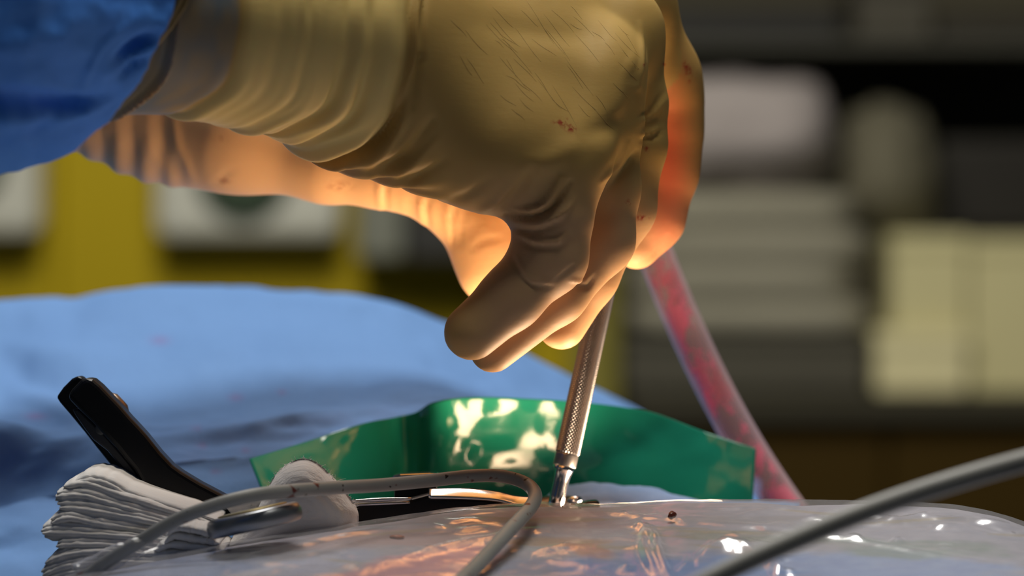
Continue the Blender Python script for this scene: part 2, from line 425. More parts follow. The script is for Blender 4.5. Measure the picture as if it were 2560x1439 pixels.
rails = [rail([s + 420 for s in sil], 470), rail([s + 90 for s in sil], 380), rail(sil, 290), rail(mid1, 235), rail(mid2, 170), rail([r - 26 for r in r3], 134), rail(r3, 122), rail([(a + b) / 2 for a, b in zip(r3, r4)], np.interp(xs, [0, 300, 450, 1000, 1200], [115, 114, 111, 110, 116])),
         rail(r4, np.interp(xs, [0, 300, 450, 1000, 1200, 1900], [108, 106, 100, 99, 108, 110])), rail([r + 8 for r in r4], np.interp(xs, [0, 300, 450, 1000, 1200, 1900], [106, 104, 98, 98, 107, 109])), rail([r + 60 for r in r4], np.interp(xs, [0, 300, 450, 700, 1000, 1200, 1900], [90, 90, 84, 86, 97, 106, 106])), rail([max(r + 130, 1330) for r in r4], np.interp(xs, [0, 300, 450, 700, 1000, 1200], [78, 76, 68, 74, 97, 104])), rail([1450] * len(xs), np.interp(xs, [0, 150, 300, 450, 700, 1000, 1200], [40, 48, 56, 60, 68, 96, 102])), rail([1600] * len(xs), np.interp(xs, [0, 150, 300, 450, 700, 1000, 1200], [24, 32, 50, 56, 64, 96, 102]))]
NU, NV = 260, 260
G = loft_px(rails, NU, NV)
u = G[..., 0] / 100; v = np.linspace(0, 22, NV)[None, :] * np.ones((NU, 1))
V = PA(G)
w = fbm(u * 0.55, v * 0.5, 3)
V[..., 2] += 3.0 * w; V[..., 1] += 4.0 * fbm(u * 0.4 + 9, v * 0.4, 2)
# soft pulled wrinkles at the left
for ln, wd, am in (([(-60, 905), (60, 930), (170, 985), (215, 1010)], 34, -3.0), ([(-60, 860), (80, 880), (240, 900), (330, 890)], 30, 1.6), ([(0, 985), (120, 1010), (230, 1060)], 26, 1.8),
                   ([(700, 752), (850, 760), (960, 775)], 12, 0.8), ([(60, 1130), (200, 1110), (330, 1100)], 30, 2.0), ([(380, 1090), (600, 1080), (760, 1050), (900, 1030)], 20, 2.5)):
    px, py = proj(V); d, t = pl_dist(px, py, ln); V[..., 2] += am * np.exp(-(d / wd) ** 2) * np.sin(np.clip(t, .03, .97) * math.pi)
drape = mesh_obj('surgical_drape', V.reshape(-1, 3), grid_faces(NU, NV), M['drape'])
tag(drape, 'light blue cloth drape over a rounded mound behind the instruments', 'drape')
px, py = proj(V.reshape(-1, 3)); st = np.zeros(len(px))
for (cx, cy, rx, ry) in ((590, 993, 16, 9), (400, 850, 22, 10), (705, 980, 10, 6), (615, 1125, 9, 8), (505, 1113, 10, 9), (490, 1070, 8, 8), (540, 1178, 9, 7), (90, 1040, 26, 9)):
    st = np.maximum(st, np.exp(-(((px - cx) / rx) ** 2 + ((py - cy) / ry) ** 2)))
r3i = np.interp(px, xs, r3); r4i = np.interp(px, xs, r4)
st = np.maximum(st, 0.12 * np.clip((py - r3i + 22) / 25, 0, 1) * np.clip((r4i - py) / 8, 0, 1) * np.clip((px - 330) / 150, 0, 1) * (0.8 + 0.8 * fbm(px / 60, py / 30, 2)))  # darker tint paints shade onto the fold face
attr(drape, 'stain_shade', np.clip(st, 0, 1))

# ------------------------------------------------------------------ near mound: draped skin under a clear incision film
fx = [110, 150, 200, 450, 700, 900, 1100, 1300, 1500, 1700, 2000, 2300, 2430, 2560, 2800]
fr = [1466, 1452, 1437, 1385, 1345, 1313, 1284, 1266, 1269, 1259, 1258, 1265, 1279, 1313, 1420]
fd = [-40, -38, -36, -32, -26, -18, -6, 4, 6, 4, 0, -6, -10, -14, -20]
def frail(k, dy, base=None):
    return [(x, (r * (1 - k) + (base if base else r) * k), d + dy) for x, r, d in zip(fx, fr, fd)]
frails = [[(x, r + 280, d + 34) for x, r, d in zip(fx, fr, fd)], [(x, r + 120, d + 20) for x, r, d in zip(fx, fr, fd)], [(x, r + 9, d + 8) for x, r, d in zip(fx, fr, fd)], frail(0, 0), frail(0.16, -14, 1455), frail(0.42, -34, 1460), frail(0.75, -62, 1465), frail(1.0, -86, 1480), frail(1.0, -130, 1600), frail(1.0, -190, 1800)]
NU, NV = 560, 170
G = loft_px(frails, NU, NV); base = PA(G)
vv = np.linspace(0, 9, NV)[None, :] * np.ones((NU, 1)); uu = G[..., 0] / 100
under = base.copy(); under[..., 2] += 0.9 * fbm(uu * 0.5, vv * 1.4, 3) - 0.6
def uv_col(px, py):
    n1 = fbm(px / 160, py / 24, 3); n2 = fbm(px / 60 + 4, py / 12, 3)
    mauve = np.array([0.47, 0.46, 0.53]); c = np.ones((len(px), 3)) * mauve
    def blob(cx, cy, rx, ry, col, k=1.0, sl=0.0):
        q = ((px - cx) / rx) ** 2 + ((py - cy - sl * (px - cx)) / ry) ** 2
        m = np.clip(1.6 - 1.3 * q + 1.4 * n1 + 0.6 * n2, 0, 1) * k
        nonlocal c; c = c * (1 - m[:, None]) + np.array(col) * m[:, None]
    blob(1100, 1330, 420, 30, (0.60, 0.42, 0.42), 0.8, -0.10)
    blob(1060, 1412, 210, 34, (0.72, 0.36, 0.42), 0.9, -0.12)
    blob(800, 1405, 160, 30, (0.42, 0.46, 0.62), 0.9, -0.2)
    blob(420, 1430, 260, 40, (0.18, 0.25, 0.44), 0.9, -0.15)
    blob(1400, 1352, 130, 14, (0.56, 0.34, 0.18), 0.7)
    blob(1480, 1378, 60, 20, (0.60, 0.30, 0.20), 0.8, 0.2)
    blob(1500, 1310, 150, 14, (0.46, 0.34, 0.37), 0.6)
    blob(1320, 1420, 150, 30, (0.30, 0.34, 0.50), 0.9)
    blob(1850, 1420, 420, 44, (0.20, 0.33, 0.66), 1.0, 0.02)
    blob(2300, 1425, 420, 46, (0.36, 0.45, 0.70), 0.9, 0.06)
    blob(1850, 1340, 300, 16, (0.34, 0.36, 0.30), 0.8, 0.04)
    blob(2330, 1370, 260, 26, (0.32, 0.38, 0.36), 0.85, 0.02)
    blob(2000, 1300, 520, 12, (0.42, 0.40, 0.42), 0.6)
    for k in range(26):
        x = RNG.uniform(800, 2560); y = np.interp(x, fx, fr) + RNG.uniform(10, 110)
        blob(x, y, RNG.uniform(40, 150), RNG.uniform(3, 5), (0.46, 0.38, 0.20) if k % 2 else (0.50, 0.46, 0.50), 0.45, RNG.uniform(-0.12, 0.12))
    return np.clip(c, 0.01, 1)
t = NT('draped_skin').set(Roughness=0.6, Specular_IOR_Level=0.3, Subsurface_Weight=0.0)
cn = t.noise(160, 4); t.color(t.mix(0.25, t.attr('tone').outputs['Color'], t.ramp(cn, (0.3, (0.3, 0.29, 0.32)), (0.7, (0.7, 0.68, 0.7))), 'OVERLAY')); t.bump(cn, 0.1, 0.0005)
skin = mesh_obj('draped_body', under.reshape(-1, 3), grid_faces(NU, NV), t.m)
tag(skin, 'mauve and blue draped body surface under the clear film in the foreground', 'body')
px, py = proj(under.reshape(-1, 3)); attr_col(skin, 'tone', uv_col(px, py))

film = base.copy(); film[..., 2] += 0.55
film[..., 2] += 0.5 * np.abs(fbm(uu * 0.9 + 3, vv * 2.0, 3))
film[..., 1] -= 0.0
pxg, pyg = proj(film)
for ln, wd, am in (([(1600, 1318), (1632, 1350), (1645, 1395), (1675, 1450)], 13, 2.8), ([(1605, 1345), (1612, 1385), (1640, 1440)], 10, 2.0), ([(1745, 1400), (1790, 1372), (1850, 1368), (1905, 1382)], 12, 2.4),
                   ([(1915, 1392), (1940, 1420), (1945, 1450)], 12, 2.4), ([(1940, 1433), (2000, 1434)], 6, 1.4), ([(1690, 1428), (1718, 1415), (1724, 1392)], 6, 1.2), ([(2120, 1342), (2160, 1350)], 5, 1.0),
                   ([(2230, 1356), (2260, 1354)], 8, 1.4), ([(2430, 1300), (2500, 1318), (2540, 1324)], 9, 1.8), ([(2300, 1288), (2350, 1300), (2420, 1292)], 6, 1.0), ([(1700, 1300), (1900, 1318), (2100, 1345), (2300, 1380), (2560, 1420)], 7, 0.9),
                   ([(1330, 1390), (1400, 1370), (1480, 1366)], 8, 0.9), ([(1540, 1280), (1600, 1292), (1660, 1288)], 5, 0.7), ([(700, 1372), (850, 1340), (1000, 1318)], 6, 0.8), ([(900, 1430), (1100, 1370), (1300, 1330)], 8, 0.9),
                   ([(560, 1420), (640, 1390), (720, 1368)], 6, 0.9), ([(1760, 1270), (1840, 1272), (1880, 1266)], 5, 0.5), ([(2060, 1300), (2140, 1285), (2240, 1300)], 6, 0.7), ([(1550, 1425), (1580, 1418)], 8, 1.2)):
    d, tt = pl_dist(pxg, pyg, ln); film[..., 2] += am * np.exp(-(d / wd) ** 2) * np.sin(np.clip(tt, .05, .95) * math.pi) ** 0.6
for k in range(70):
    x0_ = RNG.uniform(500, 2560); y0_ = np.interp(x0_, fx, fr) + RNG.uniform(4, 150); L_ = RNG.uniform(40, 190); sl_ = RNG.normal(0, 0.14)
    ln = [(x0_ + L_ * q_, y0_ + L_ * q_ * sl_ + 6 * math.sin(q_ * 4 + k)) for q_ in (0, 0.35, 0.7, 1.0)]
    d, tt = pl_dist(pxg, pyg, ln); film[..., 2] += RNG.uniform(0.25, 0.75) * np.exp(-(d / RNG.uniform(3.5, 7)) ** 2) * np.sin(np.clip(tt, .05, .95) * math.pi)
t = NT('clear_film'); t.t.nodes.remove(t.b)
wn = t.noise(70, 4, 0.55, (1, 1.5, 1)); bp = t.n('ShaderNodeBump', Strength=0.18, Distance=0.0012); t.l(wn, bp.inputs['Height'])
gl = t.n('ShaderNodeBsdfGlossy', Roughness=0.17); t.l(bp.outputs[0], gl.inputs['Normal'])
tr_ = t.n('ShaderNodeBsdfTransparent'); lw = t.n('ShaderNodeFresnel', IOR=1.45); t.l(bp.outputs[0], lw.inputs['Normal'])
df = t.n('ShaderNodeBsdfDiffuse', Color=(0.78, 0.78, 0.82, 1)); m0 = t.n('ShaderNodeMixShader'); m0.inputs[0].default_value = 0.15; t.l(tr_.outputs[0], m0.inputs[1]); t.l(df.outputs[0], m0.inputs[2])
mx = t.n('ShaderNodeMixShader'); fac = t.math('MINIMUM', t.math('ADD', t.math('MULTIPLY', lw.outputs[0], 0.5), 0.02), 0.42); t.l(fac, mx.inputs[0]); t.l(m0.outputs[0], mx.inputs[1]); t.l(gl.outputs[0], mx.inputs[2]); t.l(mx.outputs[0], t.out.inputs['Surface'])
M['film'] = t.m
fo = mesh_obj('incision_film', film.reshape(-1, 3), grid_faces(NU, NV), M['film'])
tag(fo, 'glossy wrinkled clear plastic film stretched over the foreground body surface', 'film')

# pale folded cloth edge between the film and the green sheet
G = loft_px([[(1330, 1262, 84), (1430, 1216, 86), (1530, 1214, 86), (1640, 1226, 87), (1760, 1256, 87), (2000, 1262, 86)], [(1330, 1275, 76), (1430, 1238, 77), (1530, 1236, 77), (1640, 1244, 78), (1760, 1262, 78), (2000, 1266, 78)], [(1330, 1300, 70), (1430, 1268, 68), (1530, 1266, 68), (1640, 1272, 68), (1760, 1285, 68), (2000, 1288, 68)], [(1330, 1340, 68), (1430, 1330, 66), (1530, 1330, 66), (1640, 1330, 66), (1760, 1330, 66), (2000, 1330, 66)]], 60, 24)
V = PA(G); V[..., 2] += 0.8 * fbm(G[..., 0] / 40, G[..., 1] / 12, 3)
M['pale'] = fabric('pale_blue_cloth', (0.17, 0.29, 0.54), (0.38, 0.48, 0.72), 90, 900)
o = mesh_obj('cloth_edge', V.reshape(-1, 3), grid_faces(60, 24), M['pale']); m = o.modifiers.new('s', 'SOLIDIFY'); m.thickness = 0.0006; m.offset = -1
tag(o, 'pale blue folded cloth edge below the green sheet beside the driver tip', 'cloth'); attr(o, 'stain_shade', np.zeros(60 * 24))

# ------------------------------------------------------------------ green plastic sheet
top = [(624, 1146), (760, 1105), (900, 1060), (990, 1042), (1040, 1030), (1075, 1008), (1120, 998), (1180, 993), (1260, 994), (1400, 1001), (1500, 1010), (1570, 1019), (1640, 1033), (1760, 1078), (1889, 1121)]
bot = [(660, 1232), (780, 1260), (900, 1275), (990, 1280), (1040, 1282), (1080, 1283), (1120, 1283), (1180, 1284), (1260, 1284), (1400, 1284), (1500, 1284), (1570, 1284), (1640, 1284), (1760, 1284), (1880, 1284)]
dtop = [62, 72, 82, 92, 92, 86, 84, 86, 88.4, 92.6, 97, 102, 105, 106, 100]; dbot = [50, 58, 70, 84, 88, 87.5, 87.4, 89.4, 91.8, 96, 98, 98, 98, 97, 95]
NU, NV = 220, 60
tp = catmull([(a[0], a[1], d) for a, d in zip(top, dtop)], NU); bt = catmull([(a[0], a[1], d) for a, d in zip(bot, dbot)], NU)
vv = np.linspace(0, 1, NV)
bow = np.array([0.45, 0.35, 0.25])
G = tp[:, None, :] * (1 - vv)[None, :, None] + bt[:, None, :] * vv[None, :, None]
G[..., 2] += 0.5 * np.sin(vv * math.pi)[None, :] * np.clip((G[..., 0] - 1050) / 100, 0, 1) * np.clip((1750 - G[..., 0]) / 250, 0, 1)
left = np.clip((760 - G[..., 0]) / 130, 0, 1); G[..., 0] -= 0
V = PA(G)
px, py = G[..., 0], G[..., 1]
for cx, cy, rx, ry, am in ((1010, 1120, 18, 120, 2.2), (975, 1130, 20, 120, -1.5), (1560, 1120, 90, 60, 1.2), (800, 1150, 80, 60, -1.0)):
    V[..., 1] += am * np.exp(-((px - cx) / rx) ** 2 - ((py - cy) / ry) ** 2)
V[..., 1] += 1.1 * fbm(px / 110, py / 90, 2)
t = NT('green_vinyl').set(Roughness=0.09, Specular_IOR_Level=0.42)
n = t.noise(14, 3); sm = t.ramp(t.noise(55, 5, 0.65), (0.58, 0.0), (0.78, 1.0))
c = t.mix(n, (0.010, 0.20, 0.135), (0.016, 0.275, 0.185)); c = t.mix(t.math('MULTIPLY', sm, 0.25), c, (0.10, 0.27, 0.17)); t.color(c)
t.bump(t.noise(55, 4), 0.14, 0.002)
g = mesh_obj('green_sheet', V.reshape(-1, 3), [tuple(reversed(f)) for f in grid_faces(NU, NV)], t.m); m = g.modifiers.new('s', 'SOLIDIFY'); m.thickness = 0.0005; m.offset = -1
tag(g, 'glossy green plastic sheet standing upright behind the driver tip', 'sheet')

# ------------------------------------------------------------------ black retractor
blk = NT('black_metal').set(Roughness=0.34, Metallic=0.4, Specular_IOR_Level=0.4); nn = blk.noise(120, 4); blk.color(blk.mix(nn, (0.004, 0.004, 0.005), (0.010, 0.010, 0.012))); blk = blk.m
chrome = NT('polished_steel').set(Roughness=0.13, Metallic=1.0); nn = chrome.noise(300, 3); chrome.color(chrome.mix(nn, (0.62, 0.63, 0.65), (0.8, 0.8, 0.82))); chrome = chrome.m
steel = NT('dull_steel').set(Roughness=0.30, Metallic=0.9); nn = steel.noise(150, 4); steel.color(steel.mix(nn, (0.30, 0.30, 0.31), (0.44, 0.44, 0.45))); steel = steel.m
ret = empty('retractor', P(500, 1290, 10), 'black metal wound retractor with a raised curved double arm on white gauze', 'retractor')
front = [(167, 992), (180, 972), (203, 948), (217, 942), (232, 947), (250, 962), (275, 988), (300, 1014), (325, 1043), (345, 1064), (365, 1086), (385, 1111), (400, 1130), (430, 1162), (452, 1178), (475, 1192), (500, 1207), (525, 1220), (572, 1245), (640, 1265), (760, 1285), (760, 1320), (560, 1305), (480, 1275), (420, 1256), (367, 1236), (352, 1205), (335, 1175), (312, 1148), (290, 1120), (260, 1088), (230, 1055), (196, 1022)]
V, F = prism_px(front, 4, 15); bevel(mesh_obj('arm_bar', V, F, blk, ret, smooth=False), 1.3, 3)
side = [(180, 1022), (196, 1022), (230, 1055), (262, 1086), (290, 1118), (318, 1150), (340, 1178), (358, 1210), (372, 1240), (350, 1232), (330, 1205), (300, 1165), (268, 1126), (232, 1098), (212, 1072), (190, 1040)]
V, F = prism_px(side, 8, 16); bevel(mesh_obj('side_plate', V, F, plain('slate_metal', (0.018, 0.02, 0.028), 0.4), ret, smooth=False), 0.5, 2)
back = [(141, 992), (158, 968), (180, 946), (195, 939), (207, 944), (216, 962), (240, 1000), (280, 1060), (330, 1120), (372, 1180), (390, 1235), (340, 1235), (320, 1217), (298, 1190), (275, 1160), (243, 1120), (212, 1080), (175, 1035), (150, 1006)]
V, F = prism_px(back, 18, 26); bevel(mesh_obj('arm_bar', V, F, blk, ret, smooth=False), 1.2, 3)
c = np.array(P(292, 1012, 20)); n_ = np.array([0.72, 0.1, 0.68]); n_ /= np.linalg.norm(n_)
V, F = tube([c - n_ * 1.0, c + n_ * 1.2, c + n_ * 2.0], [3.6, 3.3, 2.0], 24); tag(mesh_obj('rivet', V, F, plain('bronze', (0.22, 0.15, 0.10), 0.35, 0.8), ret), 'brownish metal rivet head')
c = np.array(P(252, 1072, 8)); V, F = tube([c + (0, -0.3, 0), c + (0, 0.5, 0)], 1.5, 20); bevel(mesh_obj('pin', V, F, plain('slate_pin', (0.04, 0.045, 0.055), 0.35), ret), 0.2)
railp = [(740, 1262), (890, 1256), (1000, 1250), (1030, 1246), (1075, 1234), (1100, 1236), (1250, 1248), (1330, 1258), (1352, 1270), (1352, 1330), (740, 1345)]
V, F = prism_px(railp, 10, 20); bevel(mesh_obj('rail', V, F, blk, ret, smooth=False), 1.0, 2)
lo_ = [(1072, 1245, 9.6), (1160, 1247, 9.6), (1240, 1252, 9.6), (1290, 1264, 9.6), (1345, 1268, 9.6)]; hi_ = [(1072, 1225, 13.0), (1160, 1224, 13.2), (1240, 1232, 13.2), (1290, 1243, 13.2), (1345, 1246, 13.2)]
G = loft_px([lo_, [((a[0] + b[0]) / 2, (a[1] + b[1]) / 2 - 1, (a[2] + b[2]) / 2) for a, b in zip(lo_, hi_)], hi_], 40, 8); V = PA(G).reshape(-1, 3)
o = mesh_obj('chrome_edge', V, grid_faces(40, 8), chrome, ret); m = o.modifiers.new('s', 'SOLIDIFY'); m.thickness = 0.0012; m.offset = 0
for q in ((880, 1252, 1030, 1246), (880, 1262, 1025, 1256)):
    V, F = tube([P(q[0], q[1], 9), P((q[0] + q[2]) / 2, (q[1] + q[3]) / 2 - 1, 9), P(q[2], q[3], 9)], [0.35, 0.5, 0.3], 10, 14); mesh_obj('edge_strip', V, F, chrome, ret)
V, F = prism_px([(976, 1197), (984, 1188), (1000, 1184), (1075, 1181), (1096, 1184), (1100, 1196), (1060, 1212), (980, 1214)], 24, 34); bevel(mesh_obj('latch', V, F, chrome, ret, smooth=False), 0.8, 3)
V, F = prism_px([(985, 1212), (1092, 1208), (1092, 1250), (985, 1255)], 26, 32); bevel(mesh_obj('latch_post', V, F, blk, ret, smooth=False), 0.5)
# retractor tip beside the driver
tipe = empty('wound_hook', P(1430, 1280, 36), 'dark metal wound hook with a polished knob beside the driver tip', 'hook')
V, F = prism_px([(1345, 1246), (1372, 1241), (1430, 1241), (1440, 1250), (1440, 1290), (1345, 1290)], 52, 58); bevel(mesh_obj('blade', V, F, plain('dark_bronze', (0.035, 0.022, 0.014), 0.3, 0.5), tipe, smooth=False), 0.6)
V, F = prism_px([(1435, 1263), (1470, 1253), (1492, 1251), (1500, 1256), (1500, 1270), (1490, 1285), (1435, 1285)], 26, 34); bevel(mesh_obj('foot', V, F, plain('dark_foot', (0.03, 0.028, 0.027), 0.25, 0.6), tipe, smooth=False), 0.7, 3)
c = np.array(P(1437, 1251, 50)); V, F = tube([c + (-1.9, 0, -.7), c + (-1.2, 0, -.2), c, c + (1.2, 0, 0), c + (1.7, 0, -.3)], [.4, 1.0, 1.3, 1.1, .3], 16, 20); mesh_obj('knob', V, F, chrome, tipe)

# made-up steel plates behind the two added wound lights
bpy.context.view_layer.update()
for L_, w_, h_ in ((wl, 26.5, 9.5), (wl2, 16.0, 8.5)):
    V, F = box_mm(-w_, w_, -h_, h_, 0.4, 2.2); V = np.array([[c * 1000 for c in (L_.matrix_world @ (Vector(v) / 1000))] for v in V])
    bevel(mesh_obj('added_light_plate', V, F, steel, ret, smooth=False), 0.4)

# ------------------------------------------------------------------ hand driver
A = np.array(P(1388, 1268, 37)); Bt = np.array(P(1590, 356, 46)); ax_ = Bt - A; Lh = np.linalg.norm(ax_); ax_ /= Lh
e1 = np.cross(ax_, (0, 1, 0)); e1 /= np.linalg.norm(e1); e2 = np.cross(ax_, e1)
def on_axis(py): # distance along the axis at picture height py
    lo, hi = 0.0, Lh
    for _ in range(40):
        m_ = (lo + hi) / 2
        if proj(A + ax_ * m_)[1] > py: lo = m_
        else: hi = m_
    return lo
drv = empty('hand_driver', A, 'slim steel driver with knurled handle held upright in the gloved fingers', 'driver')
def lathe(prof, nseg=40):
    V = [A + ax_ * s + r * (math.cos(2 * math.pi * k / nseg) * e1 + math.sin(2 * math.pi * k / nseg) * e2) for s, r in prof for k in range(nseg)]
    F = [(i * nseg + k, i * nseg + (k + 1) % nseg, (i + 1) * nseg + (k + 1) % nseg, (i + 1) * nseg + k) for i in range(len(prof) - 1) for k in range(nseg)]
    F += [tuple(reversed(range(nseg))), tuple(range((len(prof) - 1) * nseg, len(prof) * nseg))]
    return V, [tuple(reversed(f)) for f in F]
sc_, st_ = on_axis(1164), on_axis(1134)
V, F = lathe([(0, 1.6), (0.6, 2.05), (3, 2.05), (sc_ - 4.5, 2.05), (sc_ - 2.6, 2.2), (sc_ - 1.2, 2.5), (sc_ - 0.2, 2.85)]); mesh_obj('shaft', V, F, chrome, drv)
V, F = lathe([(sc_ - 0.2, 2.7), (sc_, 3.0), (st_ - 0.2, 3.02), (st_, 2.85)]); o = mesh_obj('collar', V, F, steel, drv); bevel(o, 0.1)
n_around, pitch = 25, 0.52; rows = int((Lh - st_) / pitch); V = []; F = []
for i in range(rows):
    for k in range(n_around * 2):
        r = 2.92 + (0.32 if (i + k) % 2 == 0 and 0 < i < rows - 1 else 0.0)
        th = math.pi * k / n_around; s = st_ + i * pitch; V.append(A + ax_ * s + r * (math.cos(th) * e1 + math.sin(th) * e2))
q = n_around * 2
for i in range(rows - 1):
    for k in range(q):
        a, b, c2, d2 = i * q + k, i * q + (k + 1) % q, (i + 1) * q + (k + 1) % q, (i + 1) * q + k
        F += [(a, c2, b), (a, d2, c2)] if (i + k) % 2 else [(a, d2, b), (b, d2, c2)]
F += [tuple(range(q)), tuple(reversed(range((rows - 1) * q, rows * q)))]
kn = NT('knurled_steel').set(Roughness=0.32, Metallic=0.85); nn = kn.noise(200, 3); kn.color(kn.mix(nn, (0.20, 0.20, 0.21), (0.30, 0.30, 0.31)))
o = mesh_obj('knurled_handle', V, F, kn.m, drv, smooth=False)

# ------------------------------------------------------------------ white gauze swabs
t = NT('white_gauze').set(Roughness=0.95, Specular_IOR_Level=0.1, Subsurface_Weight=0.0, Sheen_Weight=0.3)
f1 = t.noise(900, 3, 0.6, (0.25, 1, 1)); f2 = t.noise(60, 4); c = t.mix(f2, (0.72, 0.70, 0.68), (0.92, 0.90, 0.87)); yl = t.ramp(t.noise(70, 3, 0.5, (0.4, 1, 1.5)), (0.62, 0.0), (0.72, 1.0))
c = t.mix(t.math('MULTIPLY', yl, 0.35), c, (0.60, 0.52, 0.26)); t.color(c); t.bump(f1, 0.5, 0.0006); M['gauze'] = t.m
def sheet(line, yf, yb, th, rise, seed, parent, name='gauze_layer'):
    n, mseg = 60, 22; L = catmull(line, n); V = []
    for i in range(n):
        j0 = noise2(i * 0.5, seed * 3.1); tt = th * (0.95 + 0.3 * noise2(i * 0.35 + 5, seed * 1.7)) * min(1, 0.35 + i * 0.16) * min(1, 0.25 + (n - 1 - i) * 0.1)
        for k in range(mseg):
            a = 2 * math.pi * k / mseg; cy, cz = math.cos(a), math.sin(a)
            yy = (yf + yb) / 2 + (yb - yf) / 2 * math.copysign(abs(cy) ** 0.6, cy) + 0.7 * noise2(i * 0.28, seed + 2.2) * (cy < 0)
            p = np.array(P(L[i][0] + (RNG.random() - .5) * (3 if i < 2 else 0), L[i][1], (yf + yb) / 2)); p[1] = yy
            p[2] += tt / 2 * math.copysign(abs(cz) ** 0.7, cz) + rise * (cy + 1) / 2 + 0.14 * j0
            V.append(p)
    F = grid_faces(n, mseg)
    F = []
    for i in range(n - 1):
        for k in range(mseg):
            k2 = (k + 1) % mseg; F.append((i * mseg + k, i * mseg + k2, (i + 1) * mseg + k2, (i + 1) * mseg + k))
    F += [tuple(reversed(range(mseg))), tuple(range((n - 1) * mseg, n * mseg))]
    F = [tuple(reversed(f)) for f in F]
    return mesh_obj(name, V, F, M['gauze'], parent)
gz = empty('gauze_swab', P(300, 1460, 0), 'white folded gauze swab fanned out under the black retractor arm', 'gauze')
lay = [[(205, 1195), (250, 1186), (300, 1200), (345, 1226), (450, 1262), (560, 1292)], [(178, 1208), (235, 1203), (310, 1228), (380, 1250), (460, 1276), (550, 1300)], [(162, 1224), (230, 1222), (320, 1248), (450, 1284), (545, 1305)], [(160, 1240), (235, 1244), (330, 1264), (440, 1292), (530, 1314)], [(170, 1260), (240, 1266), (330, 1282), (430, 1304), (520, 1322)],
       [(150, 1286), (195, 1276), (260, 1290), (360, 1306), (510, 1328)], [(130, 1306), (180, 1300), (280, 1310), (400, 1322), (510, 1338)], [(131, 1320), (200, 1322), (300, 1328), (420, 1338), (520, 1350)], [(168, 1342), (220, 1340), (300, 1342), (400, 1350), (520, 1362)], [(160, 1372), (215, 1356), (300, 1352), (400, 1362), (540, 1372)],
       [(140, 1392), (190, 1374), (270, 1366), (380, 1372), (560, 1378)], [(130, 1412), (190, 1392), (280, 1382), (400, 1384), (520, 1388)], [(126, 1432), (200, 1408), (300, 1398), (420, 1396), (520, 1392)], [(124, 1452), (220, 1428), (330, 1414), (430, 1404)], [(126, 1476), (230, 1450), (340, 1432), (430, 1420)]]
for k, l in enumerate(lay):
    for h_ in (0, 1):
        l2 = [(a[0] + h_ * (4 if k % 2 else -3), a[1] + 9 * h_) for a in l]
        sheet(l2, -19 - ((2 * k + h_) % 3) * 0.5 - (k + 0.5 * h_) * 1.2, 14, 3.3, 1.2, 2 * k + h_ + 1, gz)
lay2 = [[(432, 1326), (450, 1311), (480, 1312), (510, 1318), (550, 1328)], [(425, 1345), (450, 1330), (500, 1338), (530, 1342), (560, 1348)], [(400, 1365), (440, 1352), (500, 1358), (540, 1362), (570, 1366)], [(380, 1385), (440, 1372), (520, 1376), (540, 1378), (565, 1380)]]
for k, l in enumerate(lay2): sheet(l, -33 + k * 0.5, 0, 3.2, 1.0, k + 31, gz)
def pillow(outline, c, yf, yb, rip, parent, name, nring=30, na=120):
    O = catmull(outline + [outline[0]], na + 1)[:-1]; V = []; F = []
    for sgn in (0, 1):
        for j in range(nring):
            s = 1 - (j / (nring - 1)) * 0.999
            q = math.sqrt(max(0, 1 - s ** 3.2))
            for i in range(na):
                p = np.array(c) + (O[i] - np.array(c)) * s
                ym = (yf + yb) / 2
                yy = ym + ((yf - ym) if sgn == 0 else (yb - ym)) * q
                if sgn == 0: yy += rip * (math.sin(s * 26 + 3.5 * noise2(i * 0.06, 3.3)) * (0.3 + 0.7 * (O[i][0] > c[0]))) * min(1, 4 * (1 - s)) + 2.2 * rip * noise2(p[0] / 26, p[1] / 26)
                v3 = np.array(P(p[0], p[1], ym)); v3[1] = yy; V.append(v3)
    n1 = nring * na
    for sgn in (0, 1):
        for j in range(nring - 1):
            for i in range(na):
                i2 = (i + 1) % na; f = (sgn * n1 + j * na + i, sgn * n1 + j * na + i2, sgn * n1 + (j + 1) * na + i2, sgn * n1 + (j + 1) * na + i)
                F.append(f if sgn == 0 else tuple(reversed(f)))
    for i in range(na):
        i2 = (i + 1) % na; F.append((i, n1 + i, n1 + i2, i2))
    v = np.array(V); a2 = sum(v[i][0] * v[(i + 1) % na][2] - v[(i + 1) % na][0] * v[i][2] for i in range(na))
    if a2 < 0: F = [tuple(reversed(f)) for f in F]
    F = [tuple(reversed(f)) for f in F] if False else F
    return mesh_obj(name, V, F, M['gauze'], parent)
gz2 = empty('gauze_swab', P(760, 1350, 0), 'rounded white folded gauze swab lying against the green sheet under the cable', 'gauze')
pillow([(560, 1372), (590, 1330), (640, 1275), (668, 1222), (690, 1185), (722, 1157), (760, 1146), (792, 1156), (822, 1182), (848, 1208), (874, 1242), (893, 1272), (897, 1302), (886, 1335), (840, 1352), (740, 1362), (640, 1380)], (775, 1268), -20, 9, 0.14, gz2, 'folded_pad')
pillow([(560, 1262), (600, 1240), (640, 1224), (668, 1228), (690, 1250), (680, 1290), (600, 1300)], (630, 1262), -2, 8, 0.4, gz2, 'inner_fold', 14, 60)
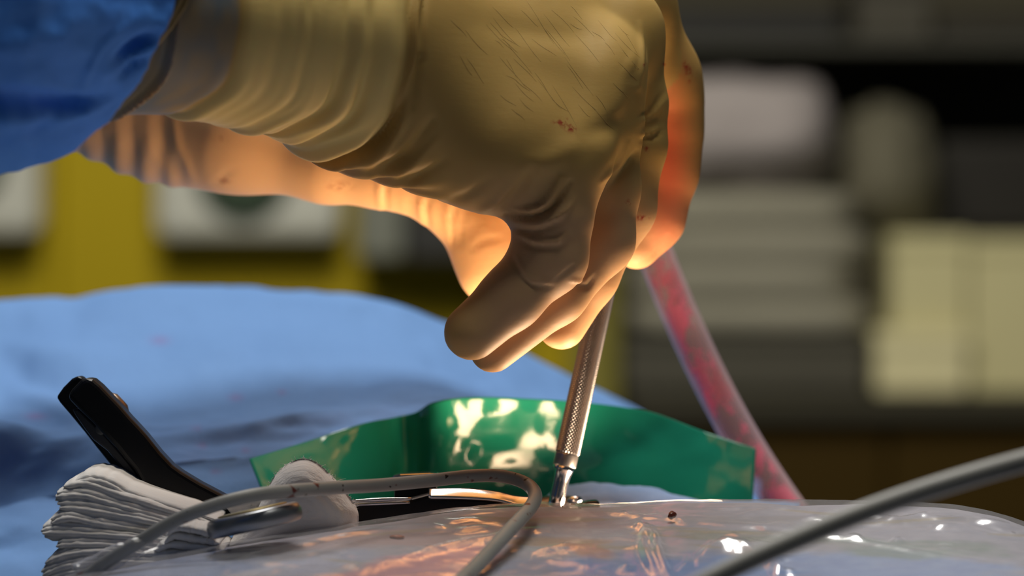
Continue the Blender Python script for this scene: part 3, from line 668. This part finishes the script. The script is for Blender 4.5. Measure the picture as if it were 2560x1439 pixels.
# stray threads on the swabs
V = []; F = []
for k in range(150):
    o_ = catmull([(668, 1222), (690, 1185), (722, 1157), (760, 1146), (792, 1156), (822, 1182), (848, 1208), (874, 1242), (893, 1272)], 150)[k]
    p0 = np.array(P(o_[0], o_[1] + 3, RNG.uniform(-10, -2))); d = np.array([RNG.normal(0, 1), RNG.normal(0, 1), 0.6 + RNG.random()]); L = RNG.uniform(0.3, 1.0)
    v, f = tube([p0, p0 + d * L * 0.5 + (RNG.normal(0, .2), 0, 0), p0 + d * L * 0.8 + (RNG.normal(0, .4), 0, 0.1)], [0.05, 0.045, 0.02], 4); b0 = len(V); V += list(v); F += [tuple(i + b0 for i in q_) for q_ in f]
tag(mesh_obj('loose_threads', V, F, M['gauze'], gz2), kind='stuff')

# ------------------------------------------------------------------ steel disc lying on the gauze
c = np.array(P(636, 1298, -40)); n_ = np.array([-0.22, 0.02, 0.97]); n_ /= np.linalg.norm(n_)
d1 = np.cross(n_, (0, 1, 0)); d1 /= np.linalg.norm(d1); d2 = np.cross(n_, d1)
disc = empty('steel_disc', c, 'round dark steel disc resting on the white gauze beneath the grey cable', 'disc')
def ring_lathe(prof, ns=64):
    V = [c + n_ * h + r * (math.cos(2 * math.pi * k / ns) * d1 + math.sin(2 * math.pi * k / ns) * d2) for r, h in prof for k in range(ns)]
    F = [(i * ns + k, (i + 1) * ns + k, (i + 1) * ns + (k + 1) % ns, i * ns + (k + 1) % ns) for i in range(len(prof) - 1) for k in range(ns)]
    F += [tuple(range(ns)), tuple(reversed(range((len(prof) - 1) * ns, len(prof) * ns)))]; return V, [tuple(reversed(f)) for f in F]
V, F = ring_lathe([(10.4, -2.4), (11.2, -2.1), (11.6, -1.2), (11.7, 0.2), (11.2, 1.6), (10.4, 2.1), (8.2, 2.2)]); mesh_obj('rim', V, F, plain('gunmetal', (0.30, 0.31, 0.33), 0.32, 0.9), disc)
V, F = ring_lathe([(8.6, 2.0), (8.4, 2.5), (7.6, 2.6)]); mesh_obj('face', V, F, plain('brassy_face', (0.30, 0.24, 0.10), 0.35, 0.8), disc)
c = c + d1 * 0

# ------------------------------------------------------------------ cables
def cable_mat(name, spec):
    t = NT(name).set(Roughness=0.45, Specular_IOR_Level=0.4, Subsurface_Weight=0.0)
    base = t.mix(t.noise(80, 3), (0.20, 0.20, 0.19), (0.26, 0.26, 0.245))
    if spec:
        s1 = t.ramp(t.noise(260, 2, 0.5, (0.6, 1, 1)), (0.66, 0.0), (0.69, 1.0)); base = t.mix(s1, base, (0.10, 0.018, 0.012))
        s2 = t.ramp(t.noise(480, 2), (0.70, 0.0), (0.72, 1.0)); base = t.mix(s2, base, (0.02, 0.012, 0.01))
    t.color(base); return t.m
path = [(150, 1475, -58), (215, 1440, -57), (270, 1402, -56), (335, 1362, -55), (430, 1305, -54), (520, 1268, -54), (620, 1240, -52), (720, 1227, -46), (830, 1219, -36), (950, 1212, -24), (1080, 1200, -17), (1170, 1190, -12), (1235, 1188, -8), (1285, 1196, -5), (1322, 1213, -6), (1338, 1238, -12), (1326, 1268, -22), (1288, 1310, -40), (1240, 1362, -58), (1195, 1410, -74), (1150, 1455, -92), (1112, 1508, -115)]
rr = [1.65] * 14 + [1.7, 1.75, 1.75, 1.75, 1.75, 1.8, 1.8, 1.8]
V, F = tube([P(*p) for p in path], rr, 24, 260)
cb = mesh_obj('light_cable', V, F, cable_mat('grey_cable_spotted', True)); tag(cb, 'grey blood-specked cable looping over the gauze in front of the green sheet', 'cable')
path = [(1560, 1590, -185), (1700, 1490, -183), (1830, 1421, -181), (1950, 1366, -179), (2100, 1303, -177), (2250, 1247, -175), (2400, 1198, -173), (2560, 1152, -170), (2750, 1105, -168), (2950, 1062, -165)]
V, F = tube([P(*p) for p in path], 2.25, 24, 120)
cb2 = mesh_obj('grey_cable', V, F, cable_mat('grey_cable_plain', False)); tag(cb2, 'blurred grey cable crossing the lower right corner nearest the camera', 'cable')
# clear film wrapped over the cable end
V, F = tube([P(205, 1448, -58), P(250, 1415, -57), P(300, 1384, -56), P(350, 1365, -55), P(400, 1362, -52)], [4.5, 3.2, 2.6, 2.2, 0.8], 20, 40)
V = np.array(V); V += 0.5 * np.stack([fbm(V[:, 0] * .5, V[:, 2] * .6, 2), fbm(V[:, 0] * .5 + 5, V[:, 2] * .5, 2), fbm(V[:, 0] * .6 + 9, V[:, 2] * .5, 2)], 1)
o = mesh_obj('film_scrap', V, F, M['film']); tag(o, 'scrap of clear film wrapped around the cable at lower left', 'film')

# ------------------------------------------------------------------ suction tube with blood
t = NT('clear_tube').set(Roughness=0.12, Specular_IOR_Level=0.5); t.b.inputs['Base Color'].default_value = (0.95, 0.70, 0.74, 1)
lw = t.n('ShaderNodeLayerWeight', Blend=0.35); tr_ = t.n('ShaderNodeBsdfTransparent'); mx = t.n('ShaderNodeMixShader')
t.l(t.math('ADD', t.math('MULTIPLY', lw.outputs['Facing'], 0.6), 0.19), mx.inputs[0]); t.l(tr_.outputs[0], mx.inputs[1]); t.l(t.b.outputs[0], mx.inputs[2]); t.l(mx.outputs[0], t.out.inputs['Surface']); tubem = t.m
t = NT('blood_film').set(Roughness=0.3, Specular_IOR_Level=0.4); t.b.inputs['Base Color'].default_value = (0.85, 0.05, 0.17, 1)
nz = t.noise(75, 4, 0.6, (1.0, 1.0, 0.55)); al = t.ramp(nz, (0.45, 0.04), (0.52, 1.0)); tr_ = t.n('ShaderNodeBsdfTransparent', Color=(0.97, 0.88, 0.88, 1)); mx = t.n('ShaderNodeMixShader')
t.l(al, mx.inputs[0]); t.l(tr_.outputs[0], mx.inputs[1]); t.l(t.b.outputs[0], mx.inputs[2]); t.l(mx.outputs[0], t.out.inputs['Surface']); bloodm = t.m
su = empty('suction_tube', P(1950, 1270, 135), 'clear suction tube streaked with red blood running down behind the green sheet', 'tube')
tp_ = [P(1560, 420, 150), P(1600, 540, 149), P(1648, 660, 148), P(1706, 800, 146), P(1766, 930, 144), P(1828, 1050, 141), P(1890, 1155, 138), P(1960, 1260, 134), P(2050, 1380, 128)]
V, F = tube(tp_, 5.3, 32, 90, cap=False); mesh_obj('tube_wall', V, F, tubem, su)
V, F = tube(tp_, 4.1, 32, 90, cap=False); tag(mesh_obj('blood_streak', V, F, bloodm, su), 'red blood streaks inside the clear tube')

# ------------------------------------------------------------------ tissue crumbs and a drop
def crumb(name, px, py, y, r, col, label, cat):
    bm = bmesh.new(); bmesh.ops.create_icosphere(bm, subdivisions=3, radius=1)
    V = []
    for v in bm.verts:
        k = 1 + 0.5 * float(noise2(v.co.x * 2 + px, v.co.y * 2 + v.co.z * 1.7)); V.append(np.array(P(px, py, y)) + np.array((v.co.x * r[0], v.co.y * r[1], v.co.z * r[2])) * k)
    F = [[v.index for v in f.verts] for f in bm.faces]; bm.free()
    o = mesh_obj(name, V, F, col); tag(o, label, cat)
crumb('tissue_crumb', 1680, 1288, -14, (1.1, 1.1, 1.0), plain('dark_clot', (0.10, 0.018, 0.008), 0.35, scale=400, var=0.5), 'dark red clot crumb on the clear film right of the driver', 'clot')
org = plain('orange_tissue', (0.50, 0.11, 0.02), 0.4, scale=400, var=0.4)
crumb('tissue_crumb', 992, 1341, -33, (1.6, 1.2, 0.45), org, 'small orange tissue fleck on the film below the black rail', 'tissue')
crumb('tissue_crumb', 612, 1437, -78, (1.9, 1.2, 0.6), org, 'orange tissue fleck at the bottom picture edge', 'tissue')
t = NT('clear_gel').set(Roughness=0.08, Transmission_Weight=0.75, IOR=1.34); t.b.inputs['Base Color'].default_value = (0.8, 0.74, 0.68, 1); t.color(t.mix(t.noise(200), (0.75, 0.7, 0.65), (0.85, 0.8, 0.75)))
crumb('gel_drop', 1428, 1268, 8, (2.3, 1.5, 0.95), t.m, 'clear wet droplet at the foot of the driver', 'droplet')
#--PART3--

# ------------------------------------------------------------------ the surgeon: two gloved hands and gown sleeves
surgeon = empty('person', P(500, 300, 0), 'surgeon in blue gown with beige gloves, both hands at the wound, gripping the knurled driver', 'person')
H = 0.8
# --- near right hand
WR = [(250, 12, -60, 26.0), (600, 48, -36, 22.8), (780, 84, -22, 23.6), (900, 108, -12, 25.8), (960, 120, -8, 25.6)]
ax, Gd = make_grid((-118, -100, Z0 - 32), (52, 92, Z0 + 112), H)
palm = chain(Gd, WR, 12)
for pts in ([(940, 238, -14, 15.5), (1120, 318, -12, 14.8), (1250, 366, -12, 14.6), (1385, 400, -10, 12.5)],      # ulnar edge
            [(930, 165, -10, 20), (1200, 230, -2, 17), (1440, 270, 0, 13.5)],
            [(930, 90, -2, 24), (1250, 120, 8, 17), (1478, 182, 8, 12.2)],
            [(930, 0, 10, 22), (1300, 30, 20, 15), (1535, 85, 24, 12.0)],
            [(940, -60, 20, 20), (1300, -50, 34, 14), (1560, 0, 46, 12.0)]):
    palm = smin(palm, chain(Gd, pts, 10), 12.5)
fA = chain(Gd, [(1380, 410, -8, 12.6), (1382, 540, -12, 9.6), (1374, 640, -12, 9.1), (1277, 745, -15, 7.5), (1180, 830, -18, 6.9)], 3)
fB = chain(Gd, [(1478, 185, 8, 12.2), (1508, 330, 8, 9.4), (1508, 470, 10, 9.0), (1500, 600, 9, 8.4), (1392, 735, 4, 7.2), (1232, 872, 0, 5.9)], 3)
fC = chain(Gd, [(1535, 80, 24, 11.5), (1578, 260, 26, 9.0), (1580, 360, 26, 8.6), (1552, 520, 26, 8.6), (1472, 690, 24, 7.2), (1404, 812, 24, 6.3)], 3)
fD = chain(Gd, [(1560, -10, 46, 12), (1655, 190, 56, 9.4), (1661, 260, 59, 9.3), (1660, 340, 60, 9.3), (1652, 430, 60, 9.1), (1630, 545, 58, 7.8), (1592, 615, 56, 6.1)], 5)
fT = chain(Gd, [(1020, 120, 30, 17), (1260, 260, 54, 13.5), (1420, 420, 66, 10.5), (1505, 560, 64, 8.5), (1520, 600, 62, 7.0)], 5)
F4 = smin(smin(smin(fA, fB, 0.7), fC, 0.7), fD, 0.7)
f = smin(palm, smin(F4, fT, 1.5), 6.0)
V, F, N = surfnet(f, ax, H)
# glove wrinkles around the wrist: rings along the forearm axis
a0 = np.array(P(600, 50, -36)); dr = np.array(P(900, 118, -12)) - a0; dr /= np.linalg.norm(dr)
def wrist_coord(V):
    q = V - a0; s = q @ dr; r = q - s[:, None] * dr; th = np.arctan2(r[:, 2], r @ np.cross(dr, (0, 0, 1.0)))
    return s + 1.1 * np.sin(2 * th + 0.7) + 0.7 * np.sin(5 * th + 2) + 0.4 * np.sin(9 * th), th
pxv, pyv = proj(V)
def s_at(px, py):
    d = np.hypot(pxv - px, pyv - py) + 0.4 * (V[:, 1] - V[:, 1].min()); return wrist_coord(V[[int(np.argmin(d))]])[0][0]
S, TH = wrist_coord(V)
disp = np.zeros(len(V)); side_f = np.clip(1.2 - 0.0 * S, 0, 1)
for (ap, w, am) in (((436, 30), 1.0, 2.4), ((412, 70), 0.9, 2.8), ((424, 50), 0.7, -0.6), ((612, 60), 2.2, -0.9), ((640, 90), 1.6, 0.5), ((700, 120), 2.0, -0.5), ((742, 150), 1.2, 0.7), ((775, 110), 1.0, -0.4), ((815, 110), 1.4, 0.6),
                    ((872, 90), 1.5, -2.3), ((905, 90), 1.8, 0.9), ((938, 90), 1.3, -1.6), ((980, 80), 2.6, 0.9), ((1022, 70), 1.3, -3.0), ((1040, 60), 1.0, 0.8), ((1055, 60), 0.9, -0.6)):
    disp += am * np.exp(-((S - s_at(*ap)) / w) ** 2) * (0.75 + 0.5 * np.sin(1.7 * TH + am * 9))
lowf = np.clip((pyv - 260) / 140, 0, 1) * np.clip((S - s_at(740, 150)) / 6, 0, 1) * np.clip((1130 - pxv) / 120, 0, 1)
disp += lowf * 0.9 * np.sin(S * 0.95 + 1.2 * np.sin(TH * 3))
V += N * disp[:, None]
for ln, w, am in (([(862, 425), (930, 360), (1010, 260), (1050, 150)], 11, -1.4), ([(945, 440), (1010, 385), (1080, 300)], 10, -1.1), ([(900, 432), (965, 372), (1030, 280)], 11, 0.9), ([(1005, 468), (1050, 440), (1110, 400)], 9, -0.7), ([(975, 450), (1030, 412), (1090, 350)], 9, 0.7),
                  ([(1205, 525), (1245, 503), (1272, 470)], 9, 0.8), ([(1120, 500), (1165, 488), (1220, 450)], 12, -0.7), ([(1250, 520), (1300, 470), (1330, 420)], 12, -0.9), ([(1290, 525), (1330, 524), (1368, 503), (1400, 445)], 8, 1.5), ([(1262, 538), (1330, 540), (1385, 512), (1424, 456)], 7, -2.0),
                  ([(1290, 556), (1350, 560), (1409, 530), (1436, 495)], 7, 0.9), ([(1282, 572), (1340, 578), (1400, 555)], 6, -0.9), ([(1294, 583), (1335, 603), (1389, 603), (1422, 583)], 6, 0.9), ([(1300, 600), (1340, 618), (1395, 616)], 7, -0.6),
                  ([(1280, 645), (1305, 694), (1335, 715), (1376, 718)], 5, -0.7), ([(1290, 640), (1315, 685), (1345, 703), (1380, 704)], 6, 0.4), ([(1390, 700), (1420, 676), (1438, 660)], 5, -0.4), ([(1568, 360), (1545, 412), (1505, 455)], 7, 0.7), ([(1590, 380), (1566, 420), (1528, 470)], 7, -1.0),
                  ([(1604, 292), (1630, 272), (1660, 232)], 8, -0.4), ([(1604, 304), (1632, 286), (1662, 248)], 8, 0.4), ([(1602, 338), (1630, 330), (1648, 318)], 5, 0.5), ([(1602, 350), (1632, 342), (1652, 330)], 6, -0.4),
                  ([(1600, 60), (1604, 130), (1600, 220)], 7, 0.7), ([(1440, 712), (1470, 716), (1486, 690)], 5, -0.6), ([(1425, 700), (1455, 702), (1476, 682)], 5, 0.5), ([(1300, 420), (1380, 400), (1450, 340)], 30, 0.9), ([(1560, 150), (1590, 165)], 34, 0.4), ([(1440, 340), (1560, 300), (1590, 210)], 26, -0.9), ([(1330, 130), (1450, 160), (1560, 170)], 36, 0.4), ([(1200, 60), (1350, 80), (1500, 90)], 30, -0.6),
                  ([(1608, 660), (1640, 630), (1668, 590)], 6, -0.3)):
    crease(V, N, ln, w, am)
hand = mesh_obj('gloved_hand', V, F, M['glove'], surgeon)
tag(hand, 'near gloved hand seen from its back, fingers curled around the driver')
px, py = proj(V); front_m = np.clip(-N[:, 1] * 3 + 0.6, 0, 1)
S2, _ = wrist_coord(V)
i_ = int(np.argmin(np.hypot(pxv - 366, pyv - 60) + 0.4 * (V[:, 1] - V[:, 1].min()))); cp0 = V[i_].copy(); cn = dr + np.array([0, 0, -0.42]); cn /= np.linalg.norm(cn)
Qc = (V - cp0) @ cn
sa, sb, sc2 = s_at(446, 30), s_at(600, 70), s_at(404, 70)
attr(hand, 'through', 0.85 * np.clip((Qc - 3.5) / 1.2, 0, 1) * np.clip((sb - S2) / 1.5, 0, 1) * (0.75 + 0.7 * fbm(S2 * 0.2, TH * 3, 2)))
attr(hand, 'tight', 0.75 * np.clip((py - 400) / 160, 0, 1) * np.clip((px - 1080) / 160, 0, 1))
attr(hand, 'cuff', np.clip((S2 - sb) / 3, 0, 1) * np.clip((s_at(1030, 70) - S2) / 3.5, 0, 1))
bl = np.zeros(len(V))
for cx, cy, rx, ry in ((1410, 306, 26, 9), (1428, 322, 16, 8), (1716, 160, 8, 16), (1722, 185, 8, 20), (1571, 506, 7, 6), (1606, 545, 18, 6), (1612, 160, 5, 5), (1616, 372, 6, 6), (1660, 160, 4, 4)):
    bl = np.maximum(bl, np.exp(-(((px - cx) / rx) ** 2 + ((py - cy) / ry) ** 2) ** 2))
attr(hand, 'blood', bl * front_m)
attr(hand, 'painted_glow', 0.72 * np.exp(-((px - 1670) / 62) ** 2 - ((py - 400) / 210) ** 2) * (np.abs(V[:, 1] - 58) < 12) * (px > 1560) * (px - 0.0 > 0))  # red light glow painted into the index finger's colour
bvh = BVHTree.FromPolygons([Vector(v) for v in V], F.tolist())
def hit(pxx, pyy):
    o_ = Vector((0, -CAMD, Z0)); d = (Vector(P(pxx, pyy, 0)) - o_).normalized(); r = bvh.ray_cast(o_, d)
    return (np.array(r[0]), np.array(r[1])) if r[0] else (None, None)
# rolled beads at the end of the glove cuff
bead_m = plain('cuff_bead_latex', (0.26, 0.18, 0.065), 0.45)
pe1 = np.cross(dr, (0, 0, 1.0)); pe1 /= np.linalg.norm(pe1); pe2 = np.cross(dr, pe1)
for off, rad_, up_ in ((1.1, 1.35, 2.9), (3.5, 1.15, 1.6)):
    pts = []
    for k in range(73):
        th = 2 * math.pi * k / 72; dv = math.cos(th) * pe1 + math.sin(th) * pe2
        q0 = cp0 + cn * off; c0 = a0 + dr * (((q0 - a0 - dv * 27.5) @ cn) / (dr @ cn) + 0.3 * math.sin(2 * th + .7) + 0.2 * math.sin(5 * th)); r_ = bvh.ray_cast(Vector(c0 + dv * 60), Vector(-dv))
        rr_ = 60 - r_[3] if r_[0] else 27
        pts.append(c0 + dv * (min(max(rr_, 25.5), 27.5) + up_))
    v, f_ = tube(pts, rad_, 10); mesh_obj('cuff_bead', v, f_, bead_m, hand)
# fine dark hairs showing through the glove on the back of the hand
HV = []; HF = []
for k in range(60):
    x = RNG.uniform(1120, 1560); y = RNG.uniform(-10, 280); 
    if x < 1250 and y > 160: continue
    L = RNG.uniform(35, 120); sl = 1.15 + RNG.normal(0, .22); pts = []
    for j in range(6):
        q = j / 5; pt, nn = hit(x + L * q * 0.62, y + L * q * 0.62 * sl + 6 * math.sin(q * 3 + k) * q)
        if pt is None: break
        pts.append(pt + (nn if nn[1] < 0 else -nn) * 0.02)
    if len(pts) == 6:
        v, f_ = tube(pts, [0.01, 0.03, 0.04, 0.04, 0.03, 0.01], 4, 10); b0 = len(HV); HV += list(v); HF += [tuple(i + b0 for i in q_) for q_ in f_]
ho = mesh_obj('arm_hair', HV, HF, plain('hair_under_latex', (0.38, 0.265, 0.095), 0.7), hand); tag(ho, 'fine dark hairs showing through the glove', kind='stuff')

# --- far left hand
ax, Gd = make_grid((-170, 42, Z0 - 34), (46, 172, Z0 + 112), 0.95)
B_ = 24
K = lambda q, k: chain(Gd, [(a, b, c + B_, r * 1.02) for a, b, c, r in q], k)
arm = K([(-300, 40, 70, 28), (100, 130, 78, 23.5), (330, 185, 80, 21.5), (480, 215, 80, 22)], 10)
thm = K([(430, 240, 76, 21.0), (600, 315, 66, 17.5), (820, 398, 58, 11.0), (950, 428, 55, 9.0), (1040, 448, 53, 8.3), (1128, 498, 52, 8.5), (1200, 568, 52, 8.8), (1222, 640, 51, 8.4), (1228, 685, 50, 8.0)], 5)
pal = K([(480, 190, 88, 20), (760, 200, 96, 18), (980, 190, 100, 13)], 10)
for q in ([(480, 170, 92, 18), (760, 110, 104, 15), (980, 90, 108, 12)], [(480, 230, 84, 18), (740, 290, 88, 14), (960, 285, 90, 11)]): pal = smin(pal, K(q, 8), 12)
fg = K([(960, 285, 90, 10.5), (1160, 320, 88, 9), (1320, 300, 84, 8), (1400, 250, 80, 7)], 3)
for q in ([(990, 210, 100, 10.5), (1200, 230, 102, 9), (1380, 220, 96, 8), (1460, 200, 90, 7)], [(990, 130, 106, 10.5), (1200, 130, 110, 9), (1380, 120, 104, 8), (1450, 110, 98, 7)], [(960, 60, 110, 10), (1130, 40, 114, 8), (1270, 30, 108, 7), (1330, 30, 102, 6.4)]):
    fg = smin(fg, K(q, 3), 0.7)
f = smin(smin(smin(arm, pal, 14), thm, 12), fg, 5)
V, F, N = surfnet(f, ax, 0.95)
for ln, w, am in (([(432, 270), (440, 340), (462, 400), (480, 450)], 12, 0.50), ([(405, 270), (410, 340), (425, 400), (445, 440)], 14, -0.41), ([(370, 270), (372, 340), (390, 400), (405, 425)], 14, 0.39), ([(330, 270), (330, 340), (345, 400)], 13, -0.39), ([(290, 270), (295, 340), (300, 375)], 13, 0.36), ([(250, 270), (252, 330), (258, 370)], 12, -0.36), ([(205, 290), (210, 340), (215, 365)], 12, 0.33), ([(165, 290), (175, 340), (185, 365)], 8, 0.33), ([(150, 290), (158, 330), (165, 360)], 8, -0.39), ([(115, 310), (120, 335), (125, 355)], 9, 0.22),
                  ([(540, 462), (560, 440), (580, 425)], 10, -0.22), ([(952, 440), (948, 480), (950, 525)], 7, 0.55), ([(966, 450), (962, 490), (966, 530)], 6, -0.66), ([(1010, 480), (1008, 510), (1010, 545)], 9, 0.19), ([(1055, 490), (1050, 520), (1055, 555)], 7, 0.50), ([(1070, 495), (1066, 525), (1072, 565)], 6, -0.55), ([(1100, 500), (1095, 535), (1100, 580)], 8, -0.11), ([(1128, 500), (1118, 540), (1122, 600)], 6, 0.33), ([(1143, 500), (1130, 545), (1132, 610)], 6, -0.33), ([(1172, 510), (1155, 550), (1150, 610)], 7, -0.17), ([(1260, 535), (1285, 575), (1280, 620)], 8, 0.28), ([(1180, 620), (1215, 600), (1255, 596)], 8, -0.22)):
    crease(V, N, ln, w, am)
px, py = proj(V)
lowf = np.clip((py - 330) / 60, 0, 1) * np.clip((470 - px) / 60, 0, 1); V += N * (0.5 * lowf * np.sin(px / 11.0))[:, None]
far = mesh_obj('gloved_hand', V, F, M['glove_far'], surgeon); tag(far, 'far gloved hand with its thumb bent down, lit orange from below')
attr(far, 'tight', np.zeros(len(V))); attr(far, 'cuff', np.zeros(len(V))); attr(far, 'through', 0.12 * np.clip((430 - px) / 40, 0, 1)); attr(far, 'painted_glow', np.zeros(len(V)))
bl = np.zeros(len(V))
for cx, cy, rx, ry in ((558, 345, 9, 6), (560, 452, 14, 8), (850, 465, 30, 10)): bl = np.maximum(bl, 0.5 * np.exp(-(((px - cx) / rx) ** 2 + ((py - cy) / ry) ** 2)))
attr(far, 'blood', bl)

# --- gown sleeves
def sleeve(chain_pts, lo, hi, parent, folds, name='gown_sleeve', cut=None):
    ax, Gd = make_grid(lo, hi, 1.5); f = chain(Gd, chain_pts, 16)
    if cut is not None: f = np.maximum(f, (Gd[0] - cut[0][0]) * cut[1][0] + (Gd[1] - cut[0][1]) * cut[1][1] + (Gd[2] - cut[0][2]) * cut[1][2])
    V, F, N = surfnet(f, ax, 1.5)
    px, py = proj(V); V += N * (1.2 * fbm(px / 90, py / 60, 3))[:, None]
    for ln, w, am in folds: crease(V, N, ln, w, am)
    o = mesh_obj(name, V, F, M['sleeve'], parent); return o, V
s1, V = sleeve([(-1500, -300, -250, 56), (-900, -160, -190, 52), (-300, -40, -115, 44), (0, 0, -84, 35.5), (200, 4, -66, 27.6), (330, 22, -56, 26.8)], (-275, -320, Z0 - 25), (-70, -10, Z0 + 150), surgeon,
   [([(-80, 235), (60, 245), (180, 262), (290, 240)], 22, -3.6), ([(-80, 300), (60, 292), (180, 275), (300, 225)], 22, 2.4), ([(375, 30), (300, 75), (245, 130), (212, 200), (205, 235)], 7, 0.7), ([(395, 85), (350, 105), (290, 150)], 13, -2.4), ([(390, 112), (350, 128), (310, 165)], 9, 1.4), ([(370, 145), (335, 160), (300, 190)], 9, -1.4), ([(-60, 120), (100, 100), (240, 20)], 45, 1.5), ([(80, 330), (130, 305), (170, 292)], 10, -1.2)], cut=(cp0, cn))
attr(s1, 'stain_shade', np.zeros(len(V))); tag(s1, 'blue cloth gown sleeve ending at the near glove cuff')
s2, V = sleeve([(-900, -120, 64, 40), (-420, 0, 90, 32), (-180, 60, 97, 29.5)], (-282, 12, Z0 + 10), (-125, 152, Z0 + 150), surgeon, [])
attr(s2, 'stain_shade', np.zeros(len(V))); tag(s2, 'blue cloth gown sleeve of the far arm')
